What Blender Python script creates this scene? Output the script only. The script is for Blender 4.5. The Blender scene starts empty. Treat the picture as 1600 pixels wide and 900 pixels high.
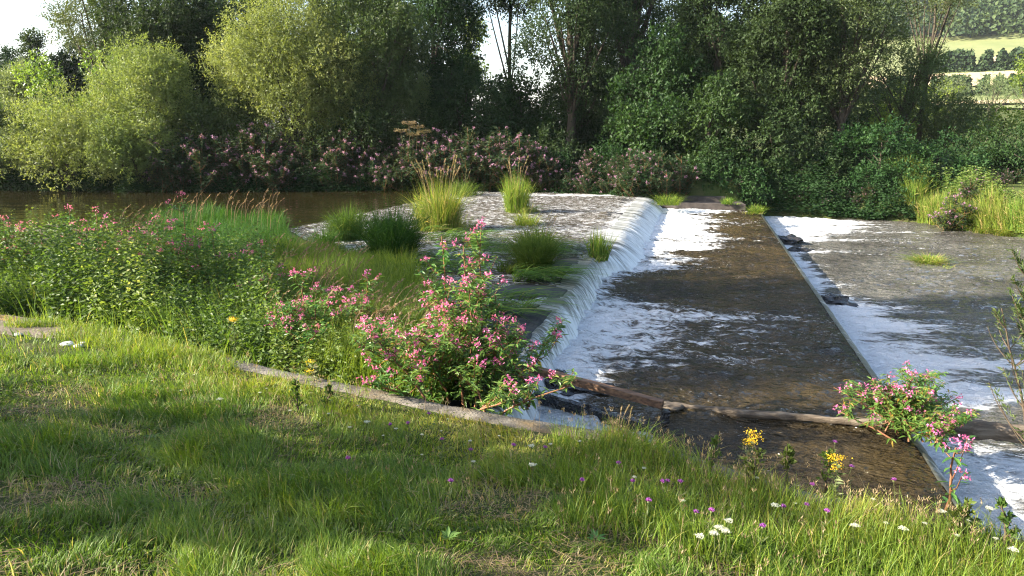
import bpy, math, random
import numpy as np
from mathutils import Vector
R = math.radians
rng = np.random.default_rng(7)
random.seed(7)
scene = bpy.context.scene
col = scene.collection

# ------------------------------------------------------------------ camera, sky, sun, exposure
TH = R(12.1); F = 1186.0
cam_d = bpy.data.cameras.new("camera"); cam = bpy.data.objects.new("camera", cam_d); col.objects.link(cam)
cam.location = (0, 0, 4.0); cam.rotation_euler = (R(90) - TH, 0, 0)
cam_d.sensor_width = 36.0; cam_d.lens = 36.0 * F / 1600.0; cam_d.clip_end = 5000; cam_d.clip_start = 0.05
scene.camera = cam

SUN_EL = 25.0        # degrees
SUN_AZ = -101.0       # compass-like, 0 = straight ahead (+y), negative = left
w = bpy.data.worlds.new("World"); scene.world = w; w.use_nodes = True
nt = w.node_tree; nt.nodes.clear()
sky = nt.nodes.new("ShaderNodeTexSky"); sky.sky_type = 'NISHITA'; sky.sun_disc = False
sky.sun_elevation = R(SUN_EL); sky.sun_rotation = R(SUN_AZ); sky.dust_density = 2.0; sky.air_density = 1.0
bg = nt.nodes.new("ShaderNodeBackground"); bg.inputs[1].default_value = 0.095
ow = nt.nodes.new("ShaderNodeOutputWorld")
nt.links.new(sky.outputs[0], bg.inputs[0]); nt.links.new(bg.outputs[0], ow.inputs[0])
sd = bpy.data.lights.new("sun", 'SUN'); sun = bpy.data.objects.new("sun", sd); col.objects.link(sun)
sd.energy = 5.0; sd.angle = R(0.55); sd.color = (1.0, 0.91, 0.76)
S = Vector((math.sin(R(SUN_AZ)) * math.cos(R(SUN_EL)), math.cos(R(SUN_AZ)) * math.cos(R(SUN_EL)), math.sin(R(SUN_EL))))
sun.rotation_euler = S.to_track_quat('Z', 'Y').to_euler()
vs = scene.view_settings
vs.view_transform = 'Standard'; vs.look = 'None'; vs.gamma = 1.0; vs.use_curve_mapping = False
vs.exposure = 2.2
cy = scene.cycles
cy.max_bounces = 7; cy.diffuse_bounces = 3; cy.glossy_bounces = 3; cy.transmission_bounces = 4; cy.transparent_max_bounces = 4; cy.volume_bounces = 0
cy.use_denoising = True; cy.denoising_prefilter = 'NONE'; cy.pixel_filter_type = 'BLACKMAN_HARRIS'; cy.filter_width = 1.15; cy.sample_clamp_indirect = 6.0; cy.caustics_reflective = False; cy.caustics_refractive = False

# ------------------------------------------------------------------ maths helpers
def un(px, py, z):
    a = (px - 800) / F; b = (450 - py) / F
    d = (a, b * math.sin(TH) + math.cos(TH), b * math.cos(TH) - math.sin(TH))
    t = (z - 4.0) / d[2]
    return (d[0] * t, d[1] * t)
def at_depth(px, py, Y):
    a = (px - 800) / F; b = (450 - py) / F
    dy = b * math.sin(TH) + math.cos(TH); t = Y / dy
    return (a * t, Y, 4.0 + (b * math.cos(TH) - math.sin(TH)) * t)
_lat = np.random.default_rng(99).random((256, 256))
def vnoise(x, y):
    x = np.asarray(x, float); y = np.asarray(y, float)
    xi = np.floor(x).astype(int); yi = np.floor(y).astype(int)
    fx = x - xi; fy = y - yi
    fx = fx * fx * (3 - 2 * fx); fy = fy * fy * (3 - 2 * fy)
    g = lambda i, j: _lat[(i) % 256, (j) % 256]
    return (g(xi, yi) * (1 - fx) + g(xi + 1, yi) * fx) * (1 - fy) + (g(xi, yi + 1) * (1 - fx) + g(xi + 1, yi + 1) * fx) * fy
def fbm(x, y, o=4):
    s = 0; a = 0.5; t = 0
    for k in range(o):
        s = s + a * vnoise(x * 2 ** k + 17.3 * k, y * 2 ** k + 9.1 * k); t += a; a *= 0.55
    return s / t
def sstep(a, b, x):
    t = np.clip((np.asarray(x, float) - a) / (b - a), 0, 1); return t * t * (3 - 2 * t)
def norm(v):
    return v / np.maximum(np.linalg.norm(v, axis=-1, keepdims=True), 1e-9)
def rdir(n, r=rng):
    return norm(r.normal(size=(n, 3)))

class MB:
    """collects quads (numpy) and builds one mesh; attribute v = natural colour variation 0..1 per face"""
    def __init__(s): s.V = []; s.Q = []; s.A = []; s.n = 0
    def add(s, V, Q, A):
        V = np.asarray(V, np.float32).reshape(-1, 3); Q = np.asarray(Q, np.int32).reshape(-1, 4)
        s.V.append(V); s.Q.append(Q + s.n); s.n += len(V)
        A = np.asarray(A, np.float32); s.A.append(np.full(len(Q), float(A), np.float32) if A.ndim == 0 else A)
    def leaves(s, P, D, N, L, W, A):
        n = len(P); D = norm(D); T = norm(np.cross(D, N)); L = np.broadcast_to(L, (n,))[:, None]; W = np.broadcast_to(W, (n,))[:, None]
        U = norm(np.cross(T, D))
        V = np.stack([P, P + D * L * .42 + T * W * .5 + U * W * .12, P + D * L - U * L * .08, P + D * L * .42 - T * W * .5 + U * W * .12], 1)
        s.add(V, np.arange(n * 4).reshape(n, 4), A)
    def leaves2(s, P, D, N, L, W, A):
        """two-quad leaves folded on the midrib with a drooping tip, for near plants"""
        n = len(P); D = norm(D); T = norm(np.cross(D, N)); U = norm(np.cross(T, D))
        L = np.broadcast_to(L, (n,))[:, None]; W = np.broadcast_to(W, (n,))[:, None]
        a = P; m = P + D * L * .45 - U * W * .10; t = P + D * L * .97 - U * L * .18
        l = P + D * L * .42 + T * W * .5 + U * W * .1; r = P + D * L * .42 - T * W * .5 + U * W * .1
        l2 = P + D * L * .74 + T * W * .28 - U * L * .05; r2 = P + D * L * .74 - T * W * .28 - U * L * .05
        V = np.stack([a, l, l2, t, r2, r, m], 1); b = (np.arange(n) * 7)[:, None]
        Q = np.concatenate([b + np.array([[0, 6, 2, 1]]), b + np.array([[6, 3, 3, 2]])[:, :4], b + np.array([[0, 5, 4, 6]]), b + np.array([[6, 4, 3, 3]])], 0)
        # avoid degenerate repeats: use midpoints instead
        Q = np.concatenate([b + np.array([[0, 1, 2, 6]]), b + np.array([[0, 6, 4, 5]]), b + np.array([[6, 2, 3, 4]])], 0)
        A = np.broadcast_to(A, (n,)); s.add(V, Q, np.concatenate([A, A, A]))
    def blades(s, P, H, W, lean, bend, A, segs=3):
        """grass: P base, H length, W width, lean unit horizontal direction * strength"""
        n = len(P); H = np.broadcast_to(H, (n,))[:, None]; W = np.broadcast_to(W, (n,))[:, None]; bend = np.broadcast_to(bend, (n,))[:, None]
        side = norm(np.stack([-lean[:, 1], lean[:, 0], 0 * lean[:, 0]], 1) + rng.normal(size=(n, 3)) * .25)
        up = np.array([[0, 0, 1.]]); rows = []
        for k in range(segs + 1):
            t = k / segs
            c = P + up * H * (t - .45 * bend * t * t) + lean * H * (.25 * t + bend * .75 * t * t)
            wd = W * (1 - t ** 1.6) * .5 + W * .03
            rows += [c - side * wd, c + side * wd]
        V = np.stack(rows, 1); m = (segs + 1) * 2; b = (np.arange(n) * m)[:, None]
        Q = np.concatenate([b + np.array([[2 * k, 2 * k + 1, 2 * k + 3, 2 * k + 2]]) for k in range(segs)], 0)
        A = np.broadcast_to(A, (n,)); s.add(V, Q, np.concatenate([A] * segs))
    def tube(s, pts, rad, sides=6, A=.5):
        pts = np.asarray(pts, float); m = len(pts); rad = np.broadcast_to(np.asarray(rad, float), (m,))
        tan = norm(np.gradient(pts, axis=0)); ref = np.array([0.31, 0.17, .93]); 
        if abs(tan[0] @ ref) > .92: ref = np.array([.93, .17, .31])
        u = norm(np.cross(tan, ref)); v = np.cross(tan, u); an = np.arange(sides) * 2 * math.pi / sides
        V = pts[:, None] + rad[:, None, None] * (np.cos(an)[None, :, None] * u[:, None] + np.sin(an)[None, :, None] * v[:, None])
        i = np.arange(m - 1)[:, None] * sides; j = np.arange(sides)[None]; j2 = (j + 1) % sides
        Q = np.stack([i + j, i + j2, i + sides + j2, i + sides + j], -1).reshape(-1, 4)
        s.add(V.reshape(-1, 3), Q, A)
        if rad[-1] > .01 and sides % 2 == 0:
            for e in (0, (m - 1) * sides):
                q = [[e, e + k, e + k + 1, e + k + 2] for k in range(1, sides - 2, 2)]
                s.add(V.reshape(-1, 3), q, A)
    def grid(s, X, Y, Z, A=.5):
        a, b = X.shape; V = np.stack([X, Y, Z], -1).reshape(-1, 3)
        i = np.arange(a - 1)[:, None] * b; j = np.arange(b - 1)[None]
        s.add(V, np.stack([i + j, i + b + j, i + b + j + 1, i + j + 1], -1).reshape(-1, 4), A)
    def blob(s, c, r, seed=0, rough=.25, res=(10, 14), A=.5, flat=1.0):
        th = np.linspace(0.02, math.pi - .02, res[0])[:, None]; ph = np.linspace(0, 2 * math.pi, res[1])[None]
        ph0 = ph.copy(); ph0[0, -1] = 0
        n = 1 + rough * 2 * (fbm(3 * np.sin(th) * np.cos(ph0) + seed + 40, 3 * np.sin(th) * np.sin(ph0) + 2 * np.cos(th) + 30 + seed, 3) - .5)
        r = np.broadcast_to(r, (3,))
        s.grid(c[0] + r[0] * n * np.sin(th) * np.cos(ph0), c[1] + r[1] * n * np.sin(th) * np.sin(ph0), c[2] + r[2] * n * np.cos(th) * np.ones_like(ph0), A)
    def build(s, name, mat, parent=None, smooth=False, extra=None, mats=None):
        V = np.concatenate(s.V); Q = np.concatenate(s.Q); A = np.concatenate(s.A)
        me = bpy.data.meshes.new(name); me.vertices.add(len(V)); me.loops.add(Q.size); me.polygons.add(len(Q))
        me.vertices.foreach_set("co", V.ravel()); me.loops.foreach_set("vertex_index", Q.ravel())
        me.polygons.foreach_set("loop_start", np.arange(0, Q.size, 4, dtype=np.int32))
        try: me.polygons.foreach_set("loop_total", np.full(len(Q), 4, np.int32))
        except Exception: pass
        me.update(calc_edges=True); 
        at = me.attributes.new("v", 'FLOAT', 'FACE'); at.data.foreach_set("value", A)
        for k, arr in (extra or {}).items():
            e = me.attributes.new(k, 'FLOAT', 'POINT'); e.data.foreach_set("value", np.asarray(arr, np.float32).ravel())
        me.polygons.foreach_set("use_smooth", np.full(len(Q), smooth))
        me.materials.append(mat)
        o = bpy.data.objects.new(name, me); col.objects.link(o)
        if parent: o.parent = parent
        return o

def tag(o, label=None, cat=None, group=None, kind=None):
    if label: o["label"] = label
    if cat: o["category"] = cat
    if group: o["group"] = group
    if kind: o["kind"] = kind
    return o
def empty(name, loc=(0, 0, 0), rz=0, label=None, cat=None, group=None):
    o = bpy.data.objects.new(name, None); col.objects.link(o); o.location = loc; o.rotation_euler = (0, 0, rz); o.empty_display_size = .1
    return tag(o, label, cat, group)
def copy_tree(o, loc=None, rz=None, sc=None, label=None, group=None, parent=None):
    c = o.copy(); col.objects.link(c); c.parent = parent
    if parent is None:
        if loc is not None: c.location = loc
        if rz is not None: c.rotation_euler = (0, 0, rz)
        if sc is not None: c.scale = (sc, sc, sc) if isinstance(sc, (int, float)) else sc
        if label: c["label"] = label
        if group: c["group"] = group
    for ch in list(o.children): copy_tree(ch, parent=c)
    return c

# ------------------------------------------------------------------ materials
def newmat(name):
    m = bpy.data.materials.new(name); m.use_nodes = True; n = m.node_tree.nodes; n.clear(); return m, n, m.node_tree.links
def ramp(n, l, src, stops):
    r = n.new("ShaderNodeValToRGB"); e = r.color_ramp.elements
    while len(e) < len(stops): e.new(.5)
    for k, (p, c) in enumerate(stops): e[k].position = p; e[k].color = (*c, 1)
    l.new(src, r.inputs[0]); return r.outputs[0]
def leafmat(name, stops, trans=.35, rough=.5, spec=.35, hue=.04):
    m, n, l = newmat(name)
    a = n.new("ShaderNodeAttribute"); a.attribute_name = "v"
    c = ramp(n, l, a.outputs["Fac"], stops)
    oi = n.new("ShaderNodeObjectInfo"); h = n.new("ShaderNodeHueSaturation")
    mr = n.new("ShaderNodeMapRange"); mr.inputs[3].default_value = .5 - hue / 2; mr.inputs[4].default_value = .5 + hue / 2
    l.new(oi.outputs["Random"], mr.inputs[0]); l.new(mr.outputs[0], h.inputs[0]); l.new(c, h.inputs["Color"])
    p = n.new("ShaderNodeBsdfPrincipled"); p.inputs["Roughness"].default_value = rough; p.inputs["Specular IOR Level"].default_value = spec
    t = n.new("ShaderNodeBsdfTranslucent"); mx = n.new("ShaderNodeMixShader"); mx.inputs[0].default_value = trans
    g = n.new("ShaderNodeMix"); g.data_type = 'RGBA'; g.blend_type = 'MULTIPLY'; g.inputs[0].default_value = 1; g.inputs[7].default_value = (1.5, 1.45, .7, 1)
    l.new(h.outputs[0], g.inputs[6]); l.new(h.outputs[0], p.inputs["Base Color"]); l.new(g.outputs[2], t.inputs[0])
    o = n.new("ShaderNodeOutputMaterial"); l.new(p.outputs[0], mx.inputs[1]); l.new(t.outputs[0], mx.inputs[2]); l.new(mx.outputs[0], o.inputs[0])
    return m
def solidmat(name, stops, scale=6, rough=.85, bump=.4, spec=.3, stretch=(1, 1, 1), dist=.02, detail=8):
    m, n, l = newmat(name)
    tc = n.new("ShaderNodeTexCoord"); mp = n.new("ShaderNodeMapping"); mp.inputs["Scale"].default_value = stretch
    l.new(tc.outputs["Object"], mp.inputs[0])
    no = n.new("ShaderNodeTexNoise"); no.inputs["Scale"].default_value = scale; no.inputs["Detail"].default_value = detail; no.inputs["Roughness"].default_value = .65
    l.new(mp.outputs[0], no.inputs[0]); c = ramp(n, l, no.outputs[0], stops)
    p = n.new("ShaderNodeBsdfPrincipled"); p.inputs["Roughness"].default_value = rough; p.inputs["Specular IOR Level"].default_value = spec
    l.new(c, p.inputs["Base Color"])
    n2 = n.new("ShaderNodeTexNoise"); n2.inputs["Scale"].default_value = scale * 5; n2.inputs["Detail"].default_value = 6; l.new(mp.outputs[0], n2.inputs[0])
    ad = n.new("ShaderNodeMath"); ad.operation = 'ADD'; l.new(no.outputs[0], ad.inputs[0]); l.new(n2.outputs[0], ad.inputs[1])
    b = n.new("ShaderNodeBump"); b.inputs["Strength"].default_value = bump; b.inputs["Distance"].default_value = dist
    l.new(ad.outputs[0], b.inputs["Height"]); l.new(b.outputs[0], p.inputs["Normal"])
    o = n.new("ShaderNodeOutputMaterial"); l.new(p.outputs[0], o.inputs[0]); return m

M = {}
M['grass'] = leafmat("grass", [(0, (.07, .125, .015)), (.35, (.115, .19, .022)), (.62, (.20, .255, .03)), (.8, (.33, .29, .06)), (.92, (.30, .25, .12)), (1, (.40, .34, .20))], .38, .5, .3, .01)
M['reed'] = leafmat("reed", [(0, (.045, .10, .018)), (.5, (.11, .19, .03)), (.85, (.20, .26, .045)), (1, (.36, .30, .12))], .42, .6, .12)
M['sedge'] = leafmat("sedge", [(0, (.03, .07, .014)), (.6, (.055, .11, .02)), (1, (.13, .17, .04))], .38, .65, .10)
M['straw'] = leafmat("straw", [(0, (.15, .11, .06)), (.6, (.26, .20, .11)), (1, (.38, .31, .19))], .3, .7, .2)
M['nettle'] = leafmat("nettle", [(0, (.04, .075, .016)), (.5, (.095, .145, .028)), (.85, (.17, .21, .045)), (1, (.27, .27, .10))], .42, .5, .3)
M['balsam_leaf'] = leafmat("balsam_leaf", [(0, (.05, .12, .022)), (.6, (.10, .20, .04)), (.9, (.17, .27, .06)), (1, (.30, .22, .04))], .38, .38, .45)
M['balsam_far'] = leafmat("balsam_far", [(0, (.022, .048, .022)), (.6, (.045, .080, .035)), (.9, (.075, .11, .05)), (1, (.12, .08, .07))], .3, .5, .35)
M['balsam_stem'] = solidmat("balsam_stem", [(0.3, (.16, .05, .03)), (.7, (.22, .12, .05))], 12, .5, .1, .4)
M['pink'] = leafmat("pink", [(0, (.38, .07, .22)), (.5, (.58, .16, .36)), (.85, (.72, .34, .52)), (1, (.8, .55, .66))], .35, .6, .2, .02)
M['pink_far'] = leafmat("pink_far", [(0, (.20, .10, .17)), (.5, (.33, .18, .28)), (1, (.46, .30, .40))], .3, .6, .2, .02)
M['yellow'] = leafmat("yellow", [(0, (.62, .36, .01)), (.5, (.75, .52, .02)), (1, (.8, .62, .05))], .25, .6, .2, .01)
M['white_petal'] = leafmat("white_petal", [(0, (.38, .40, .28)), (1, (.68, .68, .6))], .3, .6, .2, .01)
M['purple'] = leafmat("purple", [(0, (.22, .05, .30)), (1, (.48, .16, .52))], .3, .6, .2, .03)
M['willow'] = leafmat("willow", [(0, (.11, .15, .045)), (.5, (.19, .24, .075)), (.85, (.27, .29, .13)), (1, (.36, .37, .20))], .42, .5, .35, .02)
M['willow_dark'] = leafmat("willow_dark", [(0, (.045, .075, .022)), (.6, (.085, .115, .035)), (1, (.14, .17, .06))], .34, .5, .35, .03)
M['greywillow'] = leafmat("greywillow", [(0, (.12, .16, .07)), (.6, (.19, .235, .11)), (1, (.30, .33, .19))], .4, .5, .4, .02)
M['leafy'] = leafmat("leafy", [(0, (.08, .15, .025)), (.5, (.15, .24, .045)), (1, (.26, .34, .09))], .42, .38, .5, .03)
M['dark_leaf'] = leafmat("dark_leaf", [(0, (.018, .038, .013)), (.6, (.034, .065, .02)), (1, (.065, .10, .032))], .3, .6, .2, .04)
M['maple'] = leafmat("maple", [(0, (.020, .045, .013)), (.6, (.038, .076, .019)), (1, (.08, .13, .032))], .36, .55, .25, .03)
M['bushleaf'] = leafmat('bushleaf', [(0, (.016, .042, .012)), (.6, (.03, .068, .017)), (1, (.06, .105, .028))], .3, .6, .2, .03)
M['olive_leaf'] = leafmat("olive_leaf", [(0, (.05, .07, .022)), (.6, (.085, .11, .035)), (1, (.13, .15, .05))], .34, .5, .35, .03)
M['lime'] = leafmat("lime", [(0, (.09, .15, .02)), (.6, (.17, .23, .035)), (1, (.27, .31, .06))], .42, .5, .35, .02)
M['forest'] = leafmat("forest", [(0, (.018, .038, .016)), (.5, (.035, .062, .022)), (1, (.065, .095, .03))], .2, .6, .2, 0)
M['bark'] = solidmat("bark", [(.3, (.035, .027, .02)), (.7, (.09, .075, .055))], 4, .9, .8, .2, (1, 1, .25), .04)
M['twig'] = solidmat("twig", [(.3, (.05, .035, .025)), (.7, (.12, .09, .06))], 20, .8, .3, .2)
M['drift'] = solidmat("drift", [(.25, (.03, .024, .018)), (.5, (.12, .095, .07)), (.75, (.26, .22, .17))], 5, .85, .8, .2, (.25, 3, 3), .02)
M['rock'] = solidmat("rock", [(.3, (.008, .008, .009)), (.7, (.035, .032, .03))], 5, .22, .7, .7)
M['oldstone'] = solidmat('old_stone', [(.3, (.03, .026, .024)), (.6, (.075, .062, .055)), (.8, (.13, .11, .10))], 2.5, .85, .8)
M['stone_pale'] = solidmat("stone_pale", [(.3, (.30, .30, .31)), (.7, (.52, .52, .52))], 9, .8, .4)
M['stem'] = leafmat("stem", [(0, (.07, .10, .03)), (1, (.14, .15, .06))], .1, .6, .3)
M['bed'] = solidmat("bed", [(.3, (.05, .035, .018)), (.7, (.10, .075, .04))], 1.5, .9, .4)

def stonemat():
    # dark wet crest stones with joints
    m, n, l = newmat("weir_stone")
    tc = n.new("ShaderNodeTexCoord"); mp = n.new("ShaderNodeMapping"); mp.inputs["Rotation"].default_value = (0, 0, R(13.6)); l.new(tc.outputs["Object"], mp.inputs[0])
    no = n.new("ShaderNodeTexNoise"); no.inputs["Scale"].default_value = 3; no.inputs["Detail"].default_value = 9; l.new(mp.outputs[0], no.inputs[0])
    c = ramp(n, l, no.outputs[0], [(.3, (.010, .010, .011)), (.55, (.03, .03, .03)), (.8, (.055, .055, .035))])
    br = n.new("ShaderNodeTexBrick"); br.inputs["Scale"].default_value = 1.6; br.inputs["Mortar Size"].default_value = .02; br.inputs["Color1"].default_value = (1, 1, 1, 1); br.inputs["Color2"].default_value = (.75, .75, .75, 1); br.inputs["Mortar"].default_value = (.25, .25, .25, 1)
    l.new(mp.outputs[0], br.inputs[0]); mx = n.new("ShaderNodeMix"); mx.data_type = 'RGBA'; mx.blend_type = 'MULTIPLY'; mx.inputs[0].default_value = 1
    l.new(c, mx.inputs[6]); l.new(br.outputs[0], mx.inputs[7])
    p = n.new("ShaderNodeBsdfPrincipled"); p.inputs["Roughness"].default_value = .7; l.new(mx.outputs[2], p.inputs["Base Color"])
    b = n.new("ShaderNodeBump"); b.inputs["Strength"].default_value = .6; b.inputs["Distance"].default_value = .05; l.new(no.outputs[0], b.inputs["Height"]); l.new(b.outputs[0], p.inputs["Normal"])
    o = n.new("ShaderNodeOutputMaterial"); l.new(p.outputs[0], o.inputs[0]); return m
M['weir_stone'] = stonemat()

def wallmat():
    m, n, l = newmat("wall_concrete")
    tc = n.new("ShaderNodeTexCoord")
    no = n.new("ShaderNodeTexNoise"); no.inputs["Scale"].default_value = 5; no.inputs["Detail"].default_value = 10; no.inputs["Roughness"].default_value = .7; l.new(tc.outputs["Object"], no.inputs[0])
    c = ramp(n, l, no.outputs[0], [(.25, (.05, .045, .035)), (.45, (.12, .105, .085)), (.65, (.20, .18, .15)), (.85, (.28, .26, .22))])
    n2 = n.new("ShaderNodeTexNoise"); n2.inputs["Scale"].default_value = 1.3; n2.inputs["Detail"].default_value = 6; l.new(tc.outputs["Object"], n2.inputs[0])
    mo = ramp(n, l, n2.outputs[0], [(0, (.06, .08, .02)), (.5, (.14, .11, .04)), (.62, (.24, .15, .05)), (1, (.26, .15, .05))])
    f = n.new("ShaderNodeMapRange"); f.inputs[1].default_value = .52; f.inputs[2].default_value = .72; l.new(n2.outputs[0], f.inputs[0])
    mx = n.new("ShaderNodeMix"); mx.data_type = 'RGBA'; l.new(f.outputs[0], mx.inputs[0]); l.new(c, mx.inputs[6]); l.new(mo, mx.inputs[7])
    p = n.new("ShaderNodeBsdfPrincipled"); p.inputs["Roughness"].default_value = .9; p.inputs["Specular IOR Level"].default_value = .2; l.new(mx.outputs[2], p.inputs["Base Color"])
    n3 = n.new("ShaderNodeTexNoise"); n3.inputs["Scale"].default_value = 40; n3.inputs["Detail"].default_value = 8; l.new(tc.outputs["Object"], n3.inputs[0])
    b = n.new("ShaderNodeBump"); b.inputs["Strength"].default_value = .8; b.inputs["Distance"].default_value = .02; l.new(n3.outputs[0], b.inputs["Height"]); l.new(b.outputs[0], p.inputs["Normal"])
    o = n.new("ShaderNodeOutputMaterial"); l.new(p.outputs[0], o.inputs[0]); return m
M['wall'] = wallmat()

def groundmat():
    m, n, l = newmat("soil_grass")
    tc = n.new("ShaderNodeTexCoord")
    no = n.new("ShaderNodeTexNoise"); no.inputs["Scale"].default_value = .9; no.inputs["Detail"].default_value = 12; no.inputs["Roughness"].default_value = .7; l.new(tc.outputs["Object"], no.inputs[0])
    c = ramp(n, l, no.outputs[0], [(.25, (.03, .045, .012)), (.5, (.05, .07, .018)), (.65, (.10, .09, .04)), (.8, (.18, .14, .085))])
    p = n.new("ShaderNodeBsdfPrincipled"); p.inputs["Roughness"].default_value = 1; p.inputs["Specular IOR Level"].default_value = .1; l.new(c, p.inputs["Base Color"])
    n3 = n.new("ShaderNodeTexNoise"); n3.inputs["Scale"].default_value = 30; n3.inputs["Detail"].default_value = 8; l.new(tc.outputs["Object"], n3.inputs[0])
    b = n.new("ShaderNodeBump"); b.inputs["Strength"].default_value = 1; b.inputs["Distance"].default_value = .04; l.new(n3.outputs[0], b.inputs["Height"]); l.new(b.outputs[0], p.inputs["Normal"])
    o = n.new("ShaderNodeOutputMaterial"); l.new(p.outputs[0], o.inputs[0]); return m
M['ground'] = groundmat()
M['dirt'] = solidmat("dirt", [(.3, (.10, .08, .055)), (.6, (.20, .165, .125)), (.8, (.30, .26, .21))], 6, .95, .8, .15)
M['hay'] = solidmat("hay", [(.3, (.36, .27, .16)), (.7, (.46, .35, .21))], .05, .95, .1)
M['meadow'] = solidmat("meadow", [(.3, (.13, .16, .055)), (.7, (.20, .21, .085))], .08, .95, .1)

def watermat(name, base, deep, stretch, wave, bump, foam_scale, speck=0.0, rough=.05, rot=-13.6, fine=9.0, st=(.4, 1.25, 1)):
    """water: brown body (paler in sheet and tail), sharp gloss, rippled by a bump; foam (attribute) and specks are white froth plus, in places, painted sky glint"""
    m, n, l = newmat(name)
    tc = n.new("ShaderNodeTexCoord"); mp = n.new("ShaderNodeMapping"); mp.vector_type = 'POINT'
    mp.inputs["Rotation"].default_value = (0, 0, R(-rot)); l.new(tc.outputs["Object"], mp.inputs[0])
    m2 = n.new("ShaderNodeMapping"); m2.inputs["Scale"].default_value = stretch; l.new(mp.outputs[0], m2.inputs[0])
    w1 = n.new("ShaderNodeTexNoise"); w1.inputs["Scale"].default_value = wave; w1.inputs["Detail"].default_value = 5; w1.inputs["Distortion"].default_value = .6; l.new(m2.outputs[0], w1.inputs[0])
    w2 = n.new("ShaderNodeTexNoise"); w2.inputs["Scale"].default_value = wave * 4; w2.inputs["Detail"].default_value = 4; l.new(m2.outputs[0], w2.inputs[0])
    ad = n.new("ShaderNodeMath"); ad.operation = 'MULTIPLY_ADD'; ad.inputs[1].default_value = .35; l.new(w2.outputs[0], ad.inputs[0]); l.new(w1.outputs[0], ad.inputs[2])
    b = n.new("ShaderNodeBump"); b.inputs["Strength"].default_value = 1; b.inputs["Distance"].default_value = bump; l.new(ad.outputs[0], b.inputs["Height"])
    big = n.new("ShaderNodeTexNoise"); big.inputs["Scale"].default_value = .45; big.inputs["Detail"].default_value = 6; big.inputs["Roughness"].default_value = .55; l.new(mp.outputs[0], big.inputs[0])
    cc = ramp(n, l, big.outputs[0], [(.34, deep), (.64, base)])
    p = n.new("ShaderNodeBsdfPrincipled"); p.inputs["Roughness"].default_value = rough; p.inputs["IOR"].default_value = 1.33; l.new(cc, p.inputs["Base Color"]); l.new(b.outputs[0], p.inputs["Normal"])
    w1b = n.new('ShaderNodeTexNoise'); w1b.inputs['Scale'].default_value = .9; w1b.inputs['Detail'].default_value = 5; l.new(m2.outputs[0], w1b.inputs[0])
    a = n.new("ShaderNodeAttribute"); a.attribute_name = "foam"
    f1 = n.new("ShaderNodeTexNoise"); f1.inputs["Scale"].default_value = foam_scale; f1.inputs["Detail"].default_value = 9; f1.inputs["Roughness"].default_value = .68; f1.inputs["Distortion"].default_value = 1.2; l.new(m2.outputs[0], f1.inputs[0])
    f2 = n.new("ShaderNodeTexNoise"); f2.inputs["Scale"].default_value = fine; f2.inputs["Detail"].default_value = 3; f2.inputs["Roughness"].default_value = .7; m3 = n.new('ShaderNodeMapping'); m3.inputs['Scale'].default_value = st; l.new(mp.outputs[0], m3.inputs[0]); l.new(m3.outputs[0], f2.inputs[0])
    # mask = smoothstep(noise + foam - 1 ...)
    s1 = n.new("ShaderNodeMath"); s1.operation = 'ADD'; l.new(a.outputs["Fac"], s1.inputs[0]); l.new(f1.outputs[0], s1.inputs[1])
    r1 = n.new("ShaderNodeMapRange"); r1.interpolation_type = 'SMOOTHSTEP'; r1.inputs[1].default_value = .84; r1.inputs[2].default_value = 1.06; l.new(s1.outputs[0], r1.inputs[0])
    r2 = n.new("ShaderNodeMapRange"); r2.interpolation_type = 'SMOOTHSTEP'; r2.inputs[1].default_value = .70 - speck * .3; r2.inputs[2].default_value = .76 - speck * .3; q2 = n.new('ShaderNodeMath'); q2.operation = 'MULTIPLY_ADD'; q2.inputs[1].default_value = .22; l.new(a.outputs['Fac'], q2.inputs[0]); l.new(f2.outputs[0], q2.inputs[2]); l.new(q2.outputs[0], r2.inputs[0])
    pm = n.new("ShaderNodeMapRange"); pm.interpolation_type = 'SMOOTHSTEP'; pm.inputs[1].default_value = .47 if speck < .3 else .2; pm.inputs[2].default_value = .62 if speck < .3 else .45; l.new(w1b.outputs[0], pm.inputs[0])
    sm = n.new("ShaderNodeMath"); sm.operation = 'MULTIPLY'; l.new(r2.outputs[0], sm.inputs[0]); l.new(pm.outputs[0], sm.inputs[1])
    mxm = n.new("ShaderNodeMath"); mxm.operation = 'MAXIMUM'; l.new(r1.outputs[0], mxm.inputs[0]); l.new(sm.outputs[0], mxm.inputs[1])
    fo = n.new("ShaderNodeBsdfPrincipled"); fo.inputs["Roughness"].default_value = .55; fo.inputs["Specular IOR Level"].default_value = .3
    fo.inputs["Base Color"].default_value = (.80, .82, .84, 1)
    fb = n.new("ShaderNodeBump"); fb.inputs["Strength"].default_value = 1; fb.inputs["Distance"].default_value = .16; l.new(f1.outputs[0], fb.inputs["Height"]); l.new(b.outputs[0], fb.inputs["Normal"]); l.new(fb.outputs[0], fo.inputs["Normal"])
    mx = n.new("ShaderNodeMixShader"); l.new(mxm.outputs[0], mx.inputs[0]); l.new(p.outputs[0], mx.inputs[1]); l.new(fo.outputs[0], mx.inputs[2])
    o = n.new("ShaderNodeOutputMaterial"); l.new(mx.outputs[0], o.inputs[0]); return m
M['pool'] = watermat("pool_water", (.022, .018, .006), (.014, .012, .005), (1.2, 1, 1), 1.2, .005, 1.5, -.5, .03)
M['sheet'] = watermat("sheet_water", (.10, .085, .065), (.05, .042, .03), (.8, 1.6, 1), 5.5, .2, 4.5, .31, .10, fine=11, st=(.35, 2.0, 1))  # white specks paint sky glitter onto the sheet, mixed with rapids froth
M['apron'] = watermat("apron_water", (.052, .037, .015), (.022, .017, .010), (.8, 1.7, 1), 3.2, .20, 3.4, .14, .05, fine=22)
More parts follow.
